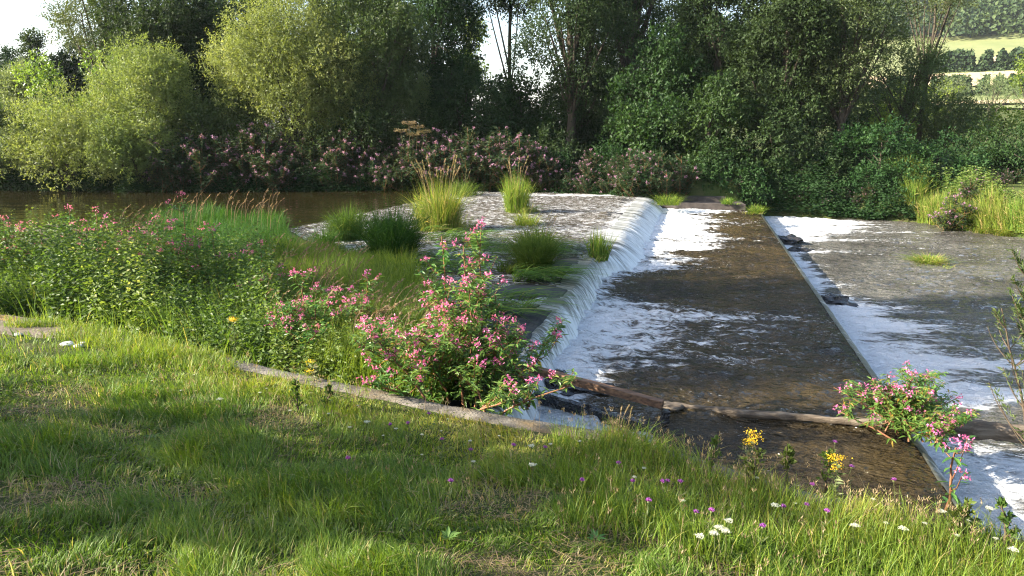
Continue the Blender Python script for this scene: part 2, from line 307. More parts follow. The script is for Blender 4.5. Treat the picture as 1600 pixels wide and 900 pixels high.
M['tail'] = watermat("tail_water", (.12, .115, .10), (.055, .05, .042), (.6, 1.5, 1), 3.4, .30, 2.8, .20, .06, fine=15, st=(.3, 1.5, 1))  # pale grey base and specks put sky reflection into the colour, besides aeration

def fallmat(name, streak=16, dark=.35):
    m, n, l = newmat(name)
    a = n.new("ShaderNodeAttribute"); a.attribute_name = "along"
    d = n.new("ShaderNodeAttribute"); d.attribute_name = "down"
    cb = n.new("ShaderNodeCombineXYZ"); l.new(a.outputs["Fac"], cb.inputs[0]); 
    mu = n.new("ShaderNodeMath"); mu.operation = 'MULTIPLY'; mu.inputs[1].default_value = .09; l.new(d.outputs["Fac"], mu.inputs[0]); l.new(mu.outputs[0], cb.inputs[1])
    f = n.new("ShaderNodeTexNoise"); f.inputs["Scale"].default_value = streak; f.inputs["Detail"].default_value = 6; f.inputs["Roughness"].default_value = .7; f.inputs["Distortion"].default_value = .4; l.new(cb.outputs[0], f.inputs[0])
    g = n.new("ShaderNodeMath"); g.operation = 'MULTIPLY_ADD'; g.inputs[1].default_value = .22; l.new(d.outputs["Fac"], g.inputs[0]); l.new(f.outputs[0], g.inputs[2])
    lg = n.new("ShaderNodeTexNoise"); lg.inputs["Scale"].default_value = 1.3; lg.inputs["Detail"].default_value = 4; l.new(cb.outputs[0], lg.inputs[0])
    g0 = g; g = n.new("ShaderNodeMath"); g.operation = 'MULTIPLY_ADD'; g.inputs[1].default_value = .55; l.new(lg.outputs[0], g.inputs[0]); l.new(g0.outputs[0], g.inputs[2]); dark = dark + .31
    r = n.new("ShaderNodeMapRange"); r.inputs[1].default_value = dark; r.inputs[2].default_value = dark + .24; l.new(g.outputs[0], r.inputs[0])
    p = n.new("ShaderNodeBsdfPrincipled"); p.inputs["Base Color"].default_value = (.10, .10, .075, 1); p.inputs["Roughness"].default_value = .3; p.inputs["IOR"].default_value = 1.33
    q = n.new("ShaderNodeBsdfPrincipled"); q.inputs["Base Color"].default_value = (.74, .75, .74, 1); q.inputs["Roughness"].default_value = .4
    b = n.new("ShaderNodeBump"); b.inputs["Distance"].default_value = .04; l.new(f.outputs[0], b.inputs["Height"]); l.new(b.outputs[0], p.inputs["Normal"]); l.new(b.outputs[0], q.inputs["Normal"])
    mx = n.new("ShaderNodeMixShader"); l.new(r.outputs[0], mx.inputs[0]); l.new(p.outputs[0], mx.inputs[1]); l.new(q.outputs[0], mx.inputs[2])
    o = n.new("ShaderNodeOutputMaterial"); l.new(mx.outputs[0], o.inputs[0]); return m
M['fall'] = fallmat("waterfall", 11, .44)
M['fall2'] = fallmat("lower_fall", 7, .55)
def woodmat():
    m, n, l = newmat("beam_wood")
    tc = n.new("ShaderNodeTexCoord"); mp = n.new("ShaderNodeMapping"); mp.inputs["Scale"].default_value = (.6, 6, 6); l.new(tc.outputs["Object"], mp.inputs[0])
    no = n.new("ShaderNodeTexNoise"); no.inputs["Scale"].default_value = 5; no.inputs["Detail"].default_value = 8; l.new(mp.outputs[0], no.inputs[0])
    c = ramp(n, l, no.outputs[0], [(.3, (.045, .027, .016)), (.5, (.15, .078, .04)), (.7, (.26, .145, .075)), (.85, (.30, .21, .14))])
    p = n.new("ShaderNodeBsdfPrincipled"); p.inputs["Roughness"].default_value = .75; l.new(c, p.inputs["Base Color"])
    b = n.new("ShaderNodeBump"); b.inputs["Distance"].default_value = .01; l.new(no.outputs[0], b.inputs["Height"]); l.new(b.outputs[0], p.inputs["Normal"])
    o = n.new("ShaderNodeOutputMaterial"); l.new(p.outputs[0], o.inputs[0]); return m
M['beam'] = woodmat()

# ------------------------------------------------------------------ setting: curves
WALL = [(-70, 24), (-40, 19.5), (-20, 15.6), (-12, 13.2), (-8.29, 11.92), (-6.94, 11.39), (-4.97, 10.33), (-3.28, 9.3), (-2.32, 8.75), (-1.47, 8.3), (-.69, 7.83), (0, 7.5), (.84, 7.17), (1.24, 6.89), (1.85, 6.35), (2.5, 5.8), (3.3, 5.3), (5, 4.6), (9, 3.4), (20, 1), (70, -8)]
WX = np.array([p[0] for p in WALL], float); WY = np.array([p[1] for p in WALL], float)
def wally(x): return np.interp(x, WX, WY)
FAR = [(-90, 48), (-45, 43.5), (-27, 41.2), (-16.7, 40.4), (-6.8, 41), (1.7, 40.2), (6.6, 37.6), (8.5, 38.2), (11.5, 38.0), (13.2, 39.5), (17, 38.4), (20.6, 36.9), (21.4, 34), (21.6, 31.4), (25, 26), (32, 18), (60, 2), (120, -10)]
FX = np.array([p[0] for p in FAR]); FY = np.array([p[1] for p in FAR])
def fard(x, y):
    """signed distance to far shoreline, positive on land"""
    x = np.asarray(x, float); y = np.asarray(y, float); best = np.full(x.shape, 1e9); 
    for (x0, y0), (x1, y1) in zip(FAR[:-1], FAR[1:]):
        dx, dy = x1 - x0, y1 - y0; t = np.clip(((x - x0) * dx + (y - y0) * dy) / (dx * dx + dy * dy), 0, 1)
        best = np.minimum(best, np.hypot(x - x0 - t * dx, y - y0 - t * dy))
    return np.where(y > np.interp(x, FX, FY), best, -best)
def hill(x, y):
    r = np.hypot(x, y); az = np.degrees(np.arctan2(x, y))
    h = np.interp(r, [0, 150, 260, 420, 720, 900, 2000], [0, 0, 13, 40, 150, 165, 150])
    h = h * sstep(12, 25, az) + 12 * sstep(400, 900, r) * (1 - sstep(12, 25, az)) * .3
    return h + 3 * (fbm(x / 60 + 50, y / 60 + 50, 3) - .5) * sstep(200, 400, r)
def landh(x, y):
    d = fard(x, y)
    return -1.2 + 2.4 * sstep(-.9, 1.3, d) + .02 * np.clip(d, 0, 30) + hill(x, y) + .25 * (fbm(x / 3 + 80, y / 3 + 80, 3) - .5) * sstep(0, 3, d)
def bankh(x, y):
    """near grassy bank"""
    d_ = np.clip(wally(x) - y, 0, 60); t = d_ / 8
    return 1.0 + np.where(d_ < 8, .06 * d_ + .017 * d_ ** 2, 1.568 + .10 * (np.minimum(d_, 20) - 8)) + .10 * (fbm(x / 1.2 + 20, y / 1.2 + 20, 3) - .5) * sstep(0, .4, t)

# ground sheet to the horizon
sx = np.sinh(np.linspace(-6.0, 6.0, 360)); X1 = sx / sx[-1] * 2500
sy = np.sinh(np.linspace(-3.8, 6.2, 360)); Y1 = 36 + sy / sy[-1] * 2500
gx, gy = np.meshgrid(X1, Y1, indexing='ij'); mb = MB(); mb.grid(gx, gy, landh(gx, gy))
tag(mb.build("ground", M['ground'], smooth=True), kind='structure')
# near bank
mb = MB(); xs = np.concatenate([np.linspace(-69, -12, 50), np.linspace(-11.8, 12, 240), np.linspace(12.5, 69, 50)]); ts = np.concatenate([np.linspace(0, 9, 110), np.linspace(9.5, 90, 40)])
bx_, bt_ = np.meshgrid(xs, ts, indexing='ij'); by_ = wally(bx_) - .30 - bt_
mb.grid(bx_, by_, bankh(bx_, by_)); tag(mb.build("grass_bank", M['ground'], smooth=True), kind='structure')

# concrete bank wall
mb = MB(); xw = np.concatenate([np.linspace(-69, -12, 60), np.linspace(-11.8, 9, 420), np.linspace(9.2, 69, 60)]); yw = wally(xw)
k = np.ones(9) / 9; yw = np.convolve(np.pad(yw, 4, 'edge'), k, 'valid')
tx = norm(np.stack([np.gradient(xw), np.gradient(yw)], 1)); nx, ny = -tx[:, 1], tx[:, 0]
prof = [(-.36, -.4), (-.36, .97), (-.31, 1.02), (-.15, 1.035), (-.03, 1.02), (.01, .99), (.02, .6), (.03, .2), (.04, -1.1)]
Xw = np.stack([xw + nx * p[0] for p in prof], 1); Yw = np.stack([yw + ny * p[0] for p in prof], 1)
Zw = np.stack([0 * xw + p[1] for p in prof], 1) + .035 * (fbm(Xw * 3 + 10, Yw * 3 + 40, 4) - .5) * np.array([0, 1, 1, 1, 1, 1, .5, 0, 0])
Yw = Yw + .05 * (fbm(Xw * 2.2, Zw * 2 + 7, 4) - .5)
mb.grid(Xw, Yw, Zw); tag(mb.build("bank_wall", M['wall'], smooth=True), "old curved concrete bank wall with orange lichen beside the mown grass", "wall")

# crest polylines
AV = np.array([.234, .972]); NV = np.array([.972, -.234])
def rc_x(y): return 4.87 + (y - 7.64) * .241
UC = [(-.75, 7.7), (-.42, 8.4), (-.15, 9.6), (.06, 10.7), (.34, 12.26), (.64, 13.33), (1.22, 15.83), (1.42, 16.4), (1.62, 17.6), (2.06, 19.7), (2.3, 20.2), (2.75, 20.9), (3.54, 25), (4.75, 30), (6.42, 36.9), (6.7, 38.2)]
ucy = np.array([p[1] for p in UC]); ucx = np.array([p[0] for p in UC])
ss = np.linspace(0, 1, 900); yy = 7.4 + (38.2 - 7.4) * ss; xx = np.interp(yy, ucy, ucx)
k = np.ones(25) / 25; xx = np.convolve(np.pad(xx, 12, 'edge'), k, 'valid')
xx = xx + .10 * (fbm(yy * 1.4, yy * 0 + 3, 3) - .5)
crest = np.stack([xx, yy], 1)
def crestx(y): return np.interp(y, yy, xx)
# fall curtain: profile offset (downstream) and z as functions of d in 0..1; the far part is a gentler ramp
d = np.linspace(0, 1, 26)[None]; far = sstep(19.5, 23, yy)[:, None]
fo = .42 + .55 * far + .12 * (fbm(yy * 2, yy * 0 + 8, 3)[:, None] - .5)
off = -.35 + (fo + .35) * (d ** (1.0)) ; drop = np.clip((off) / (fo), 0, 1)
zt = .575 - .03 * sstep(-.35, 0, off) - .60 * (drop ** (1.7)) + .05 * (fbm(yy[:, None] * 6 + off * 0, off * 3 + 5, 3) - .5) * sstep(0, .3, drop) 
off = off + .12 * (fbm(yy[:, None] * 5, d * 2.2 + 13, 4) - .5) * drop * 2
FXm = crest[:, 0][:, None] + NV[0] * off; FYm = crest[:, 1][:, None] + NV[1] * off
mb = MB(); mb.grid(FXm, FYm, zt)
tag(mb.build("upper_waterfall", M['fall'], smooth=True, extra={"along": np.broadcast_to(yy[:, None], FXm.shape), "down": np.broadcast_to(np.clip(drop + .30 * far, 0, 2.2), FXm.shape)}), kind='structure')

# upper sheet + pool: grid warped between wall/left and crest
def upper_grid():
    ys = np.concatenate([np.linspace(7.4, 38.2, 420), np.linspace(38.4, 46, 30)]); 
    u = np.concatenate([np.linspace(0, .35, 170), np.linspace(.352, 1, 150)])
    Y, U = np.meshgrid(ys, u, indexing='ij'); xr = crestx(np.minimum(ys, 38.2)) - .3
    X = xr[:, None] - U ** 1.15 * 70; return X, Y
X, Y = upper_grid()
sheet = sstep(-7.5, -4.5, X + .0 * Y - (Y - 30) * .35)        # 1 = shallow rushing sheet, 0 = calm pool
amp = .012 + .035 * sheet
hgt = fbm(X * 2.2 + Y * .3, Y * 2.8, 4) - .5
Z = .575 + amp * hgt * 2 - .02 * sstep(2, 0, crestx(np.minimum(Y, 38)) - X)
foam_glint_u = sheet * (.22 + .30 * (fbm(X * .5, Y * 1.2 + 9, 3) - .35)) + .18 * sstep(1.3, .1, crestx(np.minimum(Y, 38)) - X) * sstep(20, 23, Y)  # sheet term paints sky glitter as foam; crest term is froth
foam_glint_u += .35 * sstep(37.6, 38.6, Y) * sstep(42, 39.5, Y) * sstep(-3, 2, X) * 0
foam_glint_u += .5 * np.exp(-((X - .55) / .5) ** 2 - ((Y - 14.9) / .35) ** 2) + .5 * np.exp(-((X - .0) / 1.2) ** 2 - ((Y - 20.6) / .22) ** 2) + .4 * np.exp(-((X + 4.0) / .9) ** 2 - ((Y - 18.8) / .3) ** 2)
foam_glint_u += .42 * np.exp(-((X - 3) / 3.5) ** 2 - ((Y - 38.2) / .35) ** 2)
mask = (Y > wally(X) - .1)
mb = MB(); mb.grid(X, Y, Z)
# split into pool and sheet by material through two objects
def cut_build(name, mat, X, Y, Z, keep, foam):
    a, b = X.shape; V = np.stack([X, Y, Z], -1).reshape(-1, 3); i = np.arange(a - 1)[:, None] * b; j = np.arange(b - 1)[None]
    Q = np.stack([i + j, i + b + j, i + b + j + 1, i + j + 1], -1); kq = keep[:-1, :-1]; Q = Q[kq]
    used = np.unique(Q); mp = np.full(len(V), -1); mp[used] = np.arange(len(used))
    m_ = MB(); m_.add(V[used], mp[Q], .5)
    return tag(m_.build(name, mat, smooth=True, extra={"foam": foam.reshape(-1)[used]}), kind='structure')
front = mask & (X < crestx(np.minimum(Y, 38.2)) + 1)
cut_build("pool_water", M['pool'], X, Y, Z, front & (sheet < .5), foam_glint_u * 0)
cut_build("shallow_water", M['sheet'], X, Y, Z, front & (sheet >= .5), foam_glint_u)

# apron water between the two drops
ys = np.linspace(4.6, 38.3, 760); v = np.linspace(0, 1, 130)
Yg, Vg = np.meshgrid(ys, v, indexing='ij')
lx = crestx(np.clip(Yg, 7.4, 38.2)) + .2; lx = np.where(Yg < 8.2, np.maximum(lx, -.6), lx)
rx = rc_x(Yg); Xg = lx + (rx - lx) * Vg; Yv = Yg - .24 * (Xg - rx) * .985
dist = Xg - lx                                         # metres downstream of the upper fall
s1 = fbm(Yv * .55 + 3, Xg * .18, 3); s2 = fbm(Yv * 1.6, Xg * .5 + 4, 4)
reach = .7 + 2.6 * sstep(.35, .7, s1) + 2.2 * np.exp(-((Yv - 22.0) / 1.3) ** 2) + 2.2 * np.exp(-((Yv - 15.6) / .7) ** 2) + 1.2 * sstep(24, 30, Yv)
foam = .60 * sstep(1.6, -.2, (dist - .3) / (1.3 * reach)) + .14 * (s2 - .5) * 2
foam = foam - .05 + .16 * sstep(.50, .68, fbm(Yv * 6.5 + 50, Xg * 1.7 + 7, 5)) * sstep(19, 14, Yv) + .14 * sstep(.50, .7, fbm(Yv * 5 + 20, Xg * .9 + 7, 5)) * sstep(16, 22, Yv)  # near streaks whiten wave crests, painting in their sky reflection
log_y = 10.36 - (Xg - 2.2) * .231
beyond = Yg * 0 + sstep(-.05, .25, (log_y - Yv))       # near side of the log: calm shallow
foam = np.where(Xg > 1.9, foam * (1 - beyond), foam)
foam += .55 * np.exp(-((Xg - .95) / .85) ** 2 - ((Yv - 8.9 + .35 * (Xg - .9)) / .75) ** 2) + .25 * np.exp(-((Xg - .4) / 1.1) ** 2 - ((Yv - 11) / 2) ** 2)
foam += .30 * sstep(.3, 1.1, fbm(Yv * 2.2, Xg * .35 + 2, 4) * 1.6) * sstep(20, 26, Yv) * sstep(4.2, 2.4, dist)
rough_ = np.clip(foam, 0, 1) ** .7
wz = (fbm(Xg * 1.9 - Yv * .3, Yv * 3.8, 4) - .5) * (.14 * (1 - beyond * .6)) + (fbm(Xg * 5, Yv * 5.5, 4) - .5) * .17 * rough_
edge = sstep(.25, 0, (rx - Xg))
Zg = wz * (1 - edge) - .07 * beyond * (Xg > 1.2) - .02 * edge
Zg = Zg + .07 * sstep(1.4, .4, dist) * sstep(10.5, 12, Yv)
keep = (Yv > wally(Xg) - .05)
cut_build("apron_water", M['apron'], Xg, Yv, Zg, keep, foam)

# lower fall: rounded lip then foam face
yl = np.linspace(4.2, 38.2, 700); dl = np.linspace(0, 1, 22)[None]
lo = 0.0 + .42 * dl; zl = -.02 - .07 * (yl[:, None] < 10.0) * 1 - .62 * np.clip((lo - .0) / .42, 0, 1) ** 2.0 + .03 * (fbm(yl[:, None] * 5, dl * 3, 3) - .5)
lx_ = rc_x(yl)[:, None] + .972 * lo + .03 * (fbm(yl[:, None] * 3, dl * 1 + 4, 3) - .5); ly_ = yl[:, None] - .234 * lo
mb = MB(); mb.grid(lx_, ly_, zl)
tag(mb.build("lower_waterfall", M['fall2'], smooth=True, extra={"along": np.broadcast_to(yl[:, None], lx_.shape), "down": np.broadcast_to(dl * 1.3, lx_.shape)}), kind='structure')

# tail water
ys = np.linspace(-6, 40.5, 620); u = np.linspace(0, 1, 320)
Yt, U = np.meshgrid(ys, u, indexing='ij'); Xt = rc_x(Yt) + .15 + U ** 1.5 * 55
dt = (Xt - rc_x(Yt)) * .972
reach = 1.0 + 2.6 * sstep(.4, .7, fbm(Yt * .35 + 5, Xt * .1, 3)) + 2.5 * np.exp(-((Yt - 34) / 3) ** 2) + 1.5 * np.exp(-((Yt - 14) / 1.6) ** 2)
tf = .10 * sstep(1.2, .6, dt) + .52 * sstep(1.7, -.1, (dt - .2) / reach) + .10 * (fbm(Yt * 1.4, Xt * .35, 4) - .5) * 2 * sstep(9, 3, dt)
tf += .28 * sstep(.48, .7, fbm(Yt * 1.1 + 8, Xt * .25 + 2, 4)) * sstep(6.5, 2.5, dt)
tf += .15 * sstep(.46, .70, fbm(Yt * 4.0 + 18, Xt * .8 + 2, 5))
tf += .30 * sstep(.45, .7, fbm(Yt * .9 + 31, Xt * .2 + 2, 3)) * sstep(26, 32, Yt) * sstep(10, 5, dt)
wz = (fbm(Xt * 2.0, Yt * 3.6 + 6, 4) - .5) * .12 + (fbm(Xt * 4, Yt * 4.5, 3) - .5) * .16 * np.clip(tf, 0, 1)
wz += .04 * sstep(.2, .7, dt) * sstep(1.9, .9, dt) * (fbm(Yt * 2.2, Xt * 1.5, 3)) * .6
Zt = -.62 + wz
cut_build("river_water", M['tail'], Xt, Yt, Zt, (fard(Xt, Yt) < 1.0) & (Yt > wally(Xt) - .3), tf)

# stone weir body and lower sill (solid, under the water)
mb = MB(); prof = [(-1.9, -1.1), (-1.9, .50), (-1.5, .60), (-.9, .64), (-.35, .63), (-.06, .575), (.04, .45), (.06, -.3), (.06, -1.1)]
yb = yy[::3]; xb = xx[::3]; low = sstep(15.5, 16.8, yb) - .5 * np.exp(-((yb - 18.9) / .7) ** 2)
Xb = np.stack([xb + NV[0] * p[0] for p in prof], 1); Yb = np.stack([yb + NV[1] * p[0] for p in prof], 1)
Zb = np.stack([0 * yb + p[1] for p in prof], 1) - (np.array([0, .1, .1, .1, .1, .1, .1, 0, 0])[None] * low[:, None])
Zb += .07 * (np.round(fbm(np.floor(Yb * 1.7) * 3.1, np.floor(Xb * 2) * 2.3, 1) * 3) / 3 - .5) * np.array([0, 1, 1, 1, 1, 1, 0, 0, 0]) + .03 * (fbm(Xb * 4, Yb * 4, 3) - .5)
Zb -= .16 * np.exp(-((Yb - 14.6) / .45) ** 2) * np.array([0, 1, 1, 1, 1, 1, 1, 0, 0])
mb.grid(Xb, Yb, Zb); tag(mb.build("stone_weir", M['weir_stone'], smooth=False), "dark wet stone crest of the upper weir with water spilling over it", "weir")
mb = MB(); yl2 = np.linspace(4.0, 38.2, 120)
prof = [(-5.2, -.16), (-.6, -.16), (-.2, -.13), (-.04, -.2), (.0, -.5), (.02, -1.2)]
Xb = np.stack([rc_x(yl2) + .972 * p[0] for p in prof], 1); Yb = np.stack([yl2 - .234 * p[0] for p in prof], 1); Zb = np.stack([0 * yl2 + p[1] for p in prof], 1)
mb.grid(Xb, Yb, Zb); tag(mb.build("concrete_sill", M['weir_stone']), "long straight sill under the edge of the lower drop", "weir sill")

# air: one closed box of even, very thin haze round everything that is built
mb = MB(); V = [(x, y, z) for z in (-60, 230) for x, y in ((-2700, -2700), (2700, -2700), (2700, 2700), (-2700, 2700))]
mb.add(V, [[3, 2, 1, 0], [4, 5, 6, 7], [0, 1, 5, 4], [1, 2, 6, 5], [2, 3, 7, 6], [3, 0, 4, 7]], .5)
mh, n_, l_ = newmat("haze_air"); pv = n_.new("ShaderNodeVolumePrincipled"); pv.inputs["Color"].default_value = (.86, .92, 1, 1); pv.inputs["Density"].default_value = .00012; pv.inputs["Anisotropy"].default_value = .2
oo = n_.new("ShaderNodeOutputMaterial"); l_.new(pv.outputs[0], oo.inputs["Volume"]); tag(mb.build("haze", mh), kind='stuff')
# far concrete slab (abutment)
def box_pts(mb, P, z0, z1, seed=1, A=.5):
    n = len(P); bot = [(x, y, z0) for x, y in P]; top = [(x, y, z1 + .03 * math.sin(seed + k * 2.1)) for k, (x, y) in enumerate(P)]
    V = bot + top; Q = [[k, (k + 1) % 4, 4 + (k + 1) % 4, 4 + k] for k in range(4)] + [[4, 5, 6, 7], [3, 2, 1, 0]]
    mb.add(V, Q, A)
t = empty("abutment", (9, 38, .2), 0, "broken concrete abutment slab at the far end of the weir", "abutment")
def local(mb, name, mat, par, **k):
    off = np.array(par.location, np.float32); mb.V = [v - off for v in mb.V]; return mb.build(name, mat, par, **k)
mb = MB(); box_pts(mb, [(7.2, 37.2), (11.2, 36.4), (11.5, 38.2), (7.6, 39.3)], -1, .28); local(mb, "slab", M['oldstone'], t)
mb = MB(); box_pts(mb, [(7.9, 38.3), (10.6, 37.8), (11.3, 40.5), (8.0, 41)], .25, .50); local(mb, "block", M['oldstone'], t)

# dirt patch of the path, left
mb = MB(); pts = [un(px, py, 1.0) for px, py in [(-60, 488), (60, 492), (125, 506), (100, 540), (40, 528), (-60, 524)]]
cx = sum(p[0] for p in pts) / 6; cyy = sum(p[1] for p in pts) / 6
rr = np.linspace(0, 1, 14)[:, None]; an = np.linspace(0, 2 * math.pi, 60)[None]
bound = 1.0 + .35 * (fbm(3 * np.cos(an) + 9, 3 * np.sin(an) + 9, 3) - .5); PX = cx + rr * bound * np.cos(an) * 1.5; PY = cyy - .15 + rr * bound * np.sin(an) * .42 - (PX - cx) * .35
mb.grid(PX, PY, bankh(PX, PY) + .006 - .004 * rr); tag(mb.build("path", M['dirt'], smooth=True), kind='structure')

# fields on the hill
def patch(name, mat, az0, az1, el0, el1, lift):
    """part of the hillside between two headings and two elevations seen as field; sits on the slope"""
    r = np.linspace(100, 720, 600); mb = MB(); A_ = np.radians(np.linspace(az0, az1, 24)); rows = []
    for k, a in enumerate(A_):
        h = landh(np.sin(a) * r, np.cos(a) * r); el = np.degrees(np.arctan2(h - 4, r)); el = np.maximum.accumulate(el)
        e = np.linspace(el0[0] + (el0[1] - el0[0]) * k / 23, el1[0] + (el1[1] - el1[0]) * k / 23, 14); ri = np.interp(e, el, r)
        rows.append(np.stack([np.sin(a) * ri, np.cos(a) * ri, landh(np.sin(a) * ri, np.cos(a) * ri) + lift], 1))
    G = np.stack(rows); mb.grid(G[..., 0], G[..., 1], G[..., 2]); return tag(mb.build(name, mat, smooth=True), kind='structure')
patch("meadow_field", M['meadow'], 22, 45, (.9, .9), (5.3, 5.6), .5)
patch("stubble_field", M['hay'], 31.2, 45, (3.7, 3.6), (4.0, 5.3), 1.0)
patch("hay_field", M['hay'], 22, 45, (2.1, 2.4), (2.9, 3.3), 1.0)
patch("farm_track", M['hay'], 24, 45, (.98, 1.2), (1.15, 1.5), 1.0)

# ------------------------------------------------------------------ vegetation generators
def crown(mb, lobes, n, k, L, W, sl, up=.3, out=.8, droop=0, seed=0, inner=.25, flat=1.0):
    """n sprays of k leaves over a set of lobes (x,y,z,rx,ry,rz)"""
    r = np.random.default_rng(seed); lob = np.array(lobes, float)
    a = (lob[:, 3] * lob[:, 5]) ** 1.0; idx = r.choice(len(lob), n, p=a / a.sum()); C = lob[idx]
    d = rdir(n, r); d[:, 2] = d[:, 2] * .9 + .12; d = norm(d)
    rad = np.where(r.random(n) < inner, r.random(n) ** .5 * .9, .78 + .3 * r.random(n))
    nz = fbm(d[:, 0] * 2.3 + C[:, 0] * 3 + 50, d[:, 2] * 2.3 + d[:, 1] * 1.7 + C[:, 2] * 3 + 50, 3)
    rad = rad * (.72 + .55 * nz)
    B = C[:, :3] + d * C[:, 3:6] * rad[:, None]
    # drop sprays falling deep inside other lobes is not needed; direction of the twig
    T = norm(d * out + np.array([0, 0, 1.]) * up + rdir(n, r) * .55 - np.array([0, 0, droop]))
    sl_ = sl * (.6 + .8 * r.random(n)); tone = np.clip(.42 + .5 * (fbm(B[:, 0] * .7 + 33, B[:, 2] * .7 + B[:, 1] * .6 + 33, 3) - .5) * 2 + r.normal(size=n) * .07, 0, 1)
    Ps = []; Ds = []; As = []
    for q in range(k):
        t = (q + .5) / k
        p = B + T * (sl_ * t)[:, None] - np.array([0, 0, 1.]) * (droop * sl_ * t * t * .6)[:, None] + r.normal(size=(n, 3)) * L * .25
        dd = norm(T * .7 + rdir(n, r) * .9); Ps.append(p); Ds.append(dd); As.append(np.clip(tone + r.normal(size=n) * .08, 0, 1))
    P = np.concatenate(Ps); D = np.concatenate(Ds); A = np.concatenate(As); m = len(P)
    N = norm(rdir(m, r) * .8 + np.array([0, 0, .8]) + np.tile(d, (k, 1)) * .4)
    s = .7 + .6 * r.random(m); mb.leaves(P, D, N, L * s, W * s, A)

def envelope(w, h, dep, n, z0, seed, lr=(.20, .34), conical=0.0, fill=0.35):
    r = np.random.default_rng(seed); out = []
    for q in range(n):
        for _ in range(50):
            p = r.uniform(-1, 1, 3); s = np.linalg.norm(p)
            if s < 1 and (s > .55 or r.random() < fill): break
        zz = (p[2] + 1) / 2; tap = 1 - conical * zz
        R_ = w * r.uniform(*lr) * .5 * (1.15 - .35 * zz)
        out.append((p[0] * (w / 2 - R_ * .6) * tap, p[1] * (dep / 2 - R_ * .6) * tap, z0 + h * (.08 + .86 * zz), R_, R_ * .95, R_ * r.uniform(.7, 1.0)))
    return out
def limbs(mb, base_r, H, lobes, seed, trunk_top=.6, lean=(0, 0), nl=10, split=0):
    r = np.random.default_rng(seed + 5); m = 9; t = np.linspace(0, 1, m)
    wob = np.cumsum(r.normal(size=(m, 2)) * base_r * .35, axis=0); wob[0] = 0
    pts = np.stack([wob[:, 0] + lean[0] * t ** 1.3, wob[:, 1] + lean[1] * t ** 1.3, H * trunk_top * t], 1)
    rad = base_r * (1 - .62 * t); rad[0] *= 1.35; mb.tube(pts, rad, 8)
    L_ = sorted(lobes, key=lambda q: -q[3])[:nl]
    for q in L_:
        c = np.array(q[:3]); f = np.clip((c[2] - .25 * H) / (H * trunk_top) * .75, .25, .97); i = f * (m - 1); i0 = int(i)
        s = pts[i0] + (pts[min(i0 + 1, m - 1)] - pts[i0]) * (i - i0); mid = s + (c - s) * .5 + np.array([0, 0, .12]) * np.linalg.norm(c - s) * .4 + r.normal(size=3) * .12
        u = np.linspace(0, 1, 7)[:, None]; curve = (1 - u) ** 2 * s + 2 * u * (1 - u) * mid + u ** 2 * (c + np.array([0, 0, q[5] * .4]))
        rb = base_r * .42 * (1 - f * .55); mb.tube(curve, rb * (1 - .8 * u[:, 0]) + .012, 6)
        for _ in range(3):
            g = r.integers(3, 6); e = curve[g] + rdir(1, r)[0] * q[3] * .9; mb.tube([curve[g], (curve[g] + e) / 2 + r.normal(size=3) * .08, e], [rb * .35, rb * .22, .01], 5)

TYPES = {  # n sprays per m2 of silhouette, k, leaf L, W, spray length, up, out, droop, inner
    'willow': (M['willow'], 105, 8, .15, .055, .55, .45, .75, 0.0, .18),
    'willow_dark': (M['willow_dark'], 80, 8, .17, .06, .55, .45, .7, 0.0, .2),
    'greywillow': (M['greywillow'], 100, 8, .16, .055, .5, .5, .7, 0.0, .18),
    'leafy': (M['leafy'], 65, 7, .18, .11, .5, .2, .8, .1, .2),
    'dark': (M['dark_leaf'], 85, 7, .17, .095, .5, .15, .8, .15, .25),
    'maple': (M['maple'], 70, 7, .19, .125, .55, .1, .9, .1, .22),
    'open': (M['dark_leaf'], 60, 7, .17, .085, .6, .1, .8, .2, .2),
    'olive': (M['olive_leaf'], 60, 8, .16, .065, .6, .2, .8, .1, .2),
    'lime': (M['lime'], 45, 7, .18, .11, .5, .2, .8, .05, .2),
    'bush': (M['bushleaf'], 85, 7, .15, .085, .45, .3, .8, .05, .2),
}
def tree(name, label, cat, typ, px, wpx, top, bot, Y, nlobe=26, dens=1.0, trunk=.22, group=None, loc=None, dims=None, seed=None, ground=None, lean=(0, 0), conical=0.15, dep=None, lr=(.20, .34), trunk_top=.62, nl=10, share=None):
    if loc is None:
        x, y, z = at_depth(px, 200, Y); gz = float(landh(np.array(x), np.array(y))); 
        zt = at_depth(px, top, Y)[2]; zb = at_depth(px, bot, Y)[2]; wd = wpx / F * Y * .99
    else:
        x, y = loc; gz = ground; wd, zb, zt = dims
    seed = seed if seed is not None else int(abs(x * 13 + y * 7)) + 3
    t = empty(name, (x, y, gz), 0, label, cat, group)
    z0 = zb - gz; h = zt - zb; dp = dep or max(min(wd, 7), 2.2)
    lobes = envelope(wd, h, dp, nlobe, z0, seed, lr, conical)
    mat, nd, k, L, W, sl, up, out, dr, inner = TYPES[typ]
    area = wd * h * .8; n = int(min(nd * dens * area, 15000)); mb = MB()
    crown(mb, lobes, n, k, L, W, sl, up, out, dr, seed, inner); mb.build("crown", mat, t)
    mb = MB(); limbs(mb, trunk, z0 + h, lobes, seed, trunk_top, lean, nl); mb.build("trunk", M['bark'], t, smooth=True)
    return t

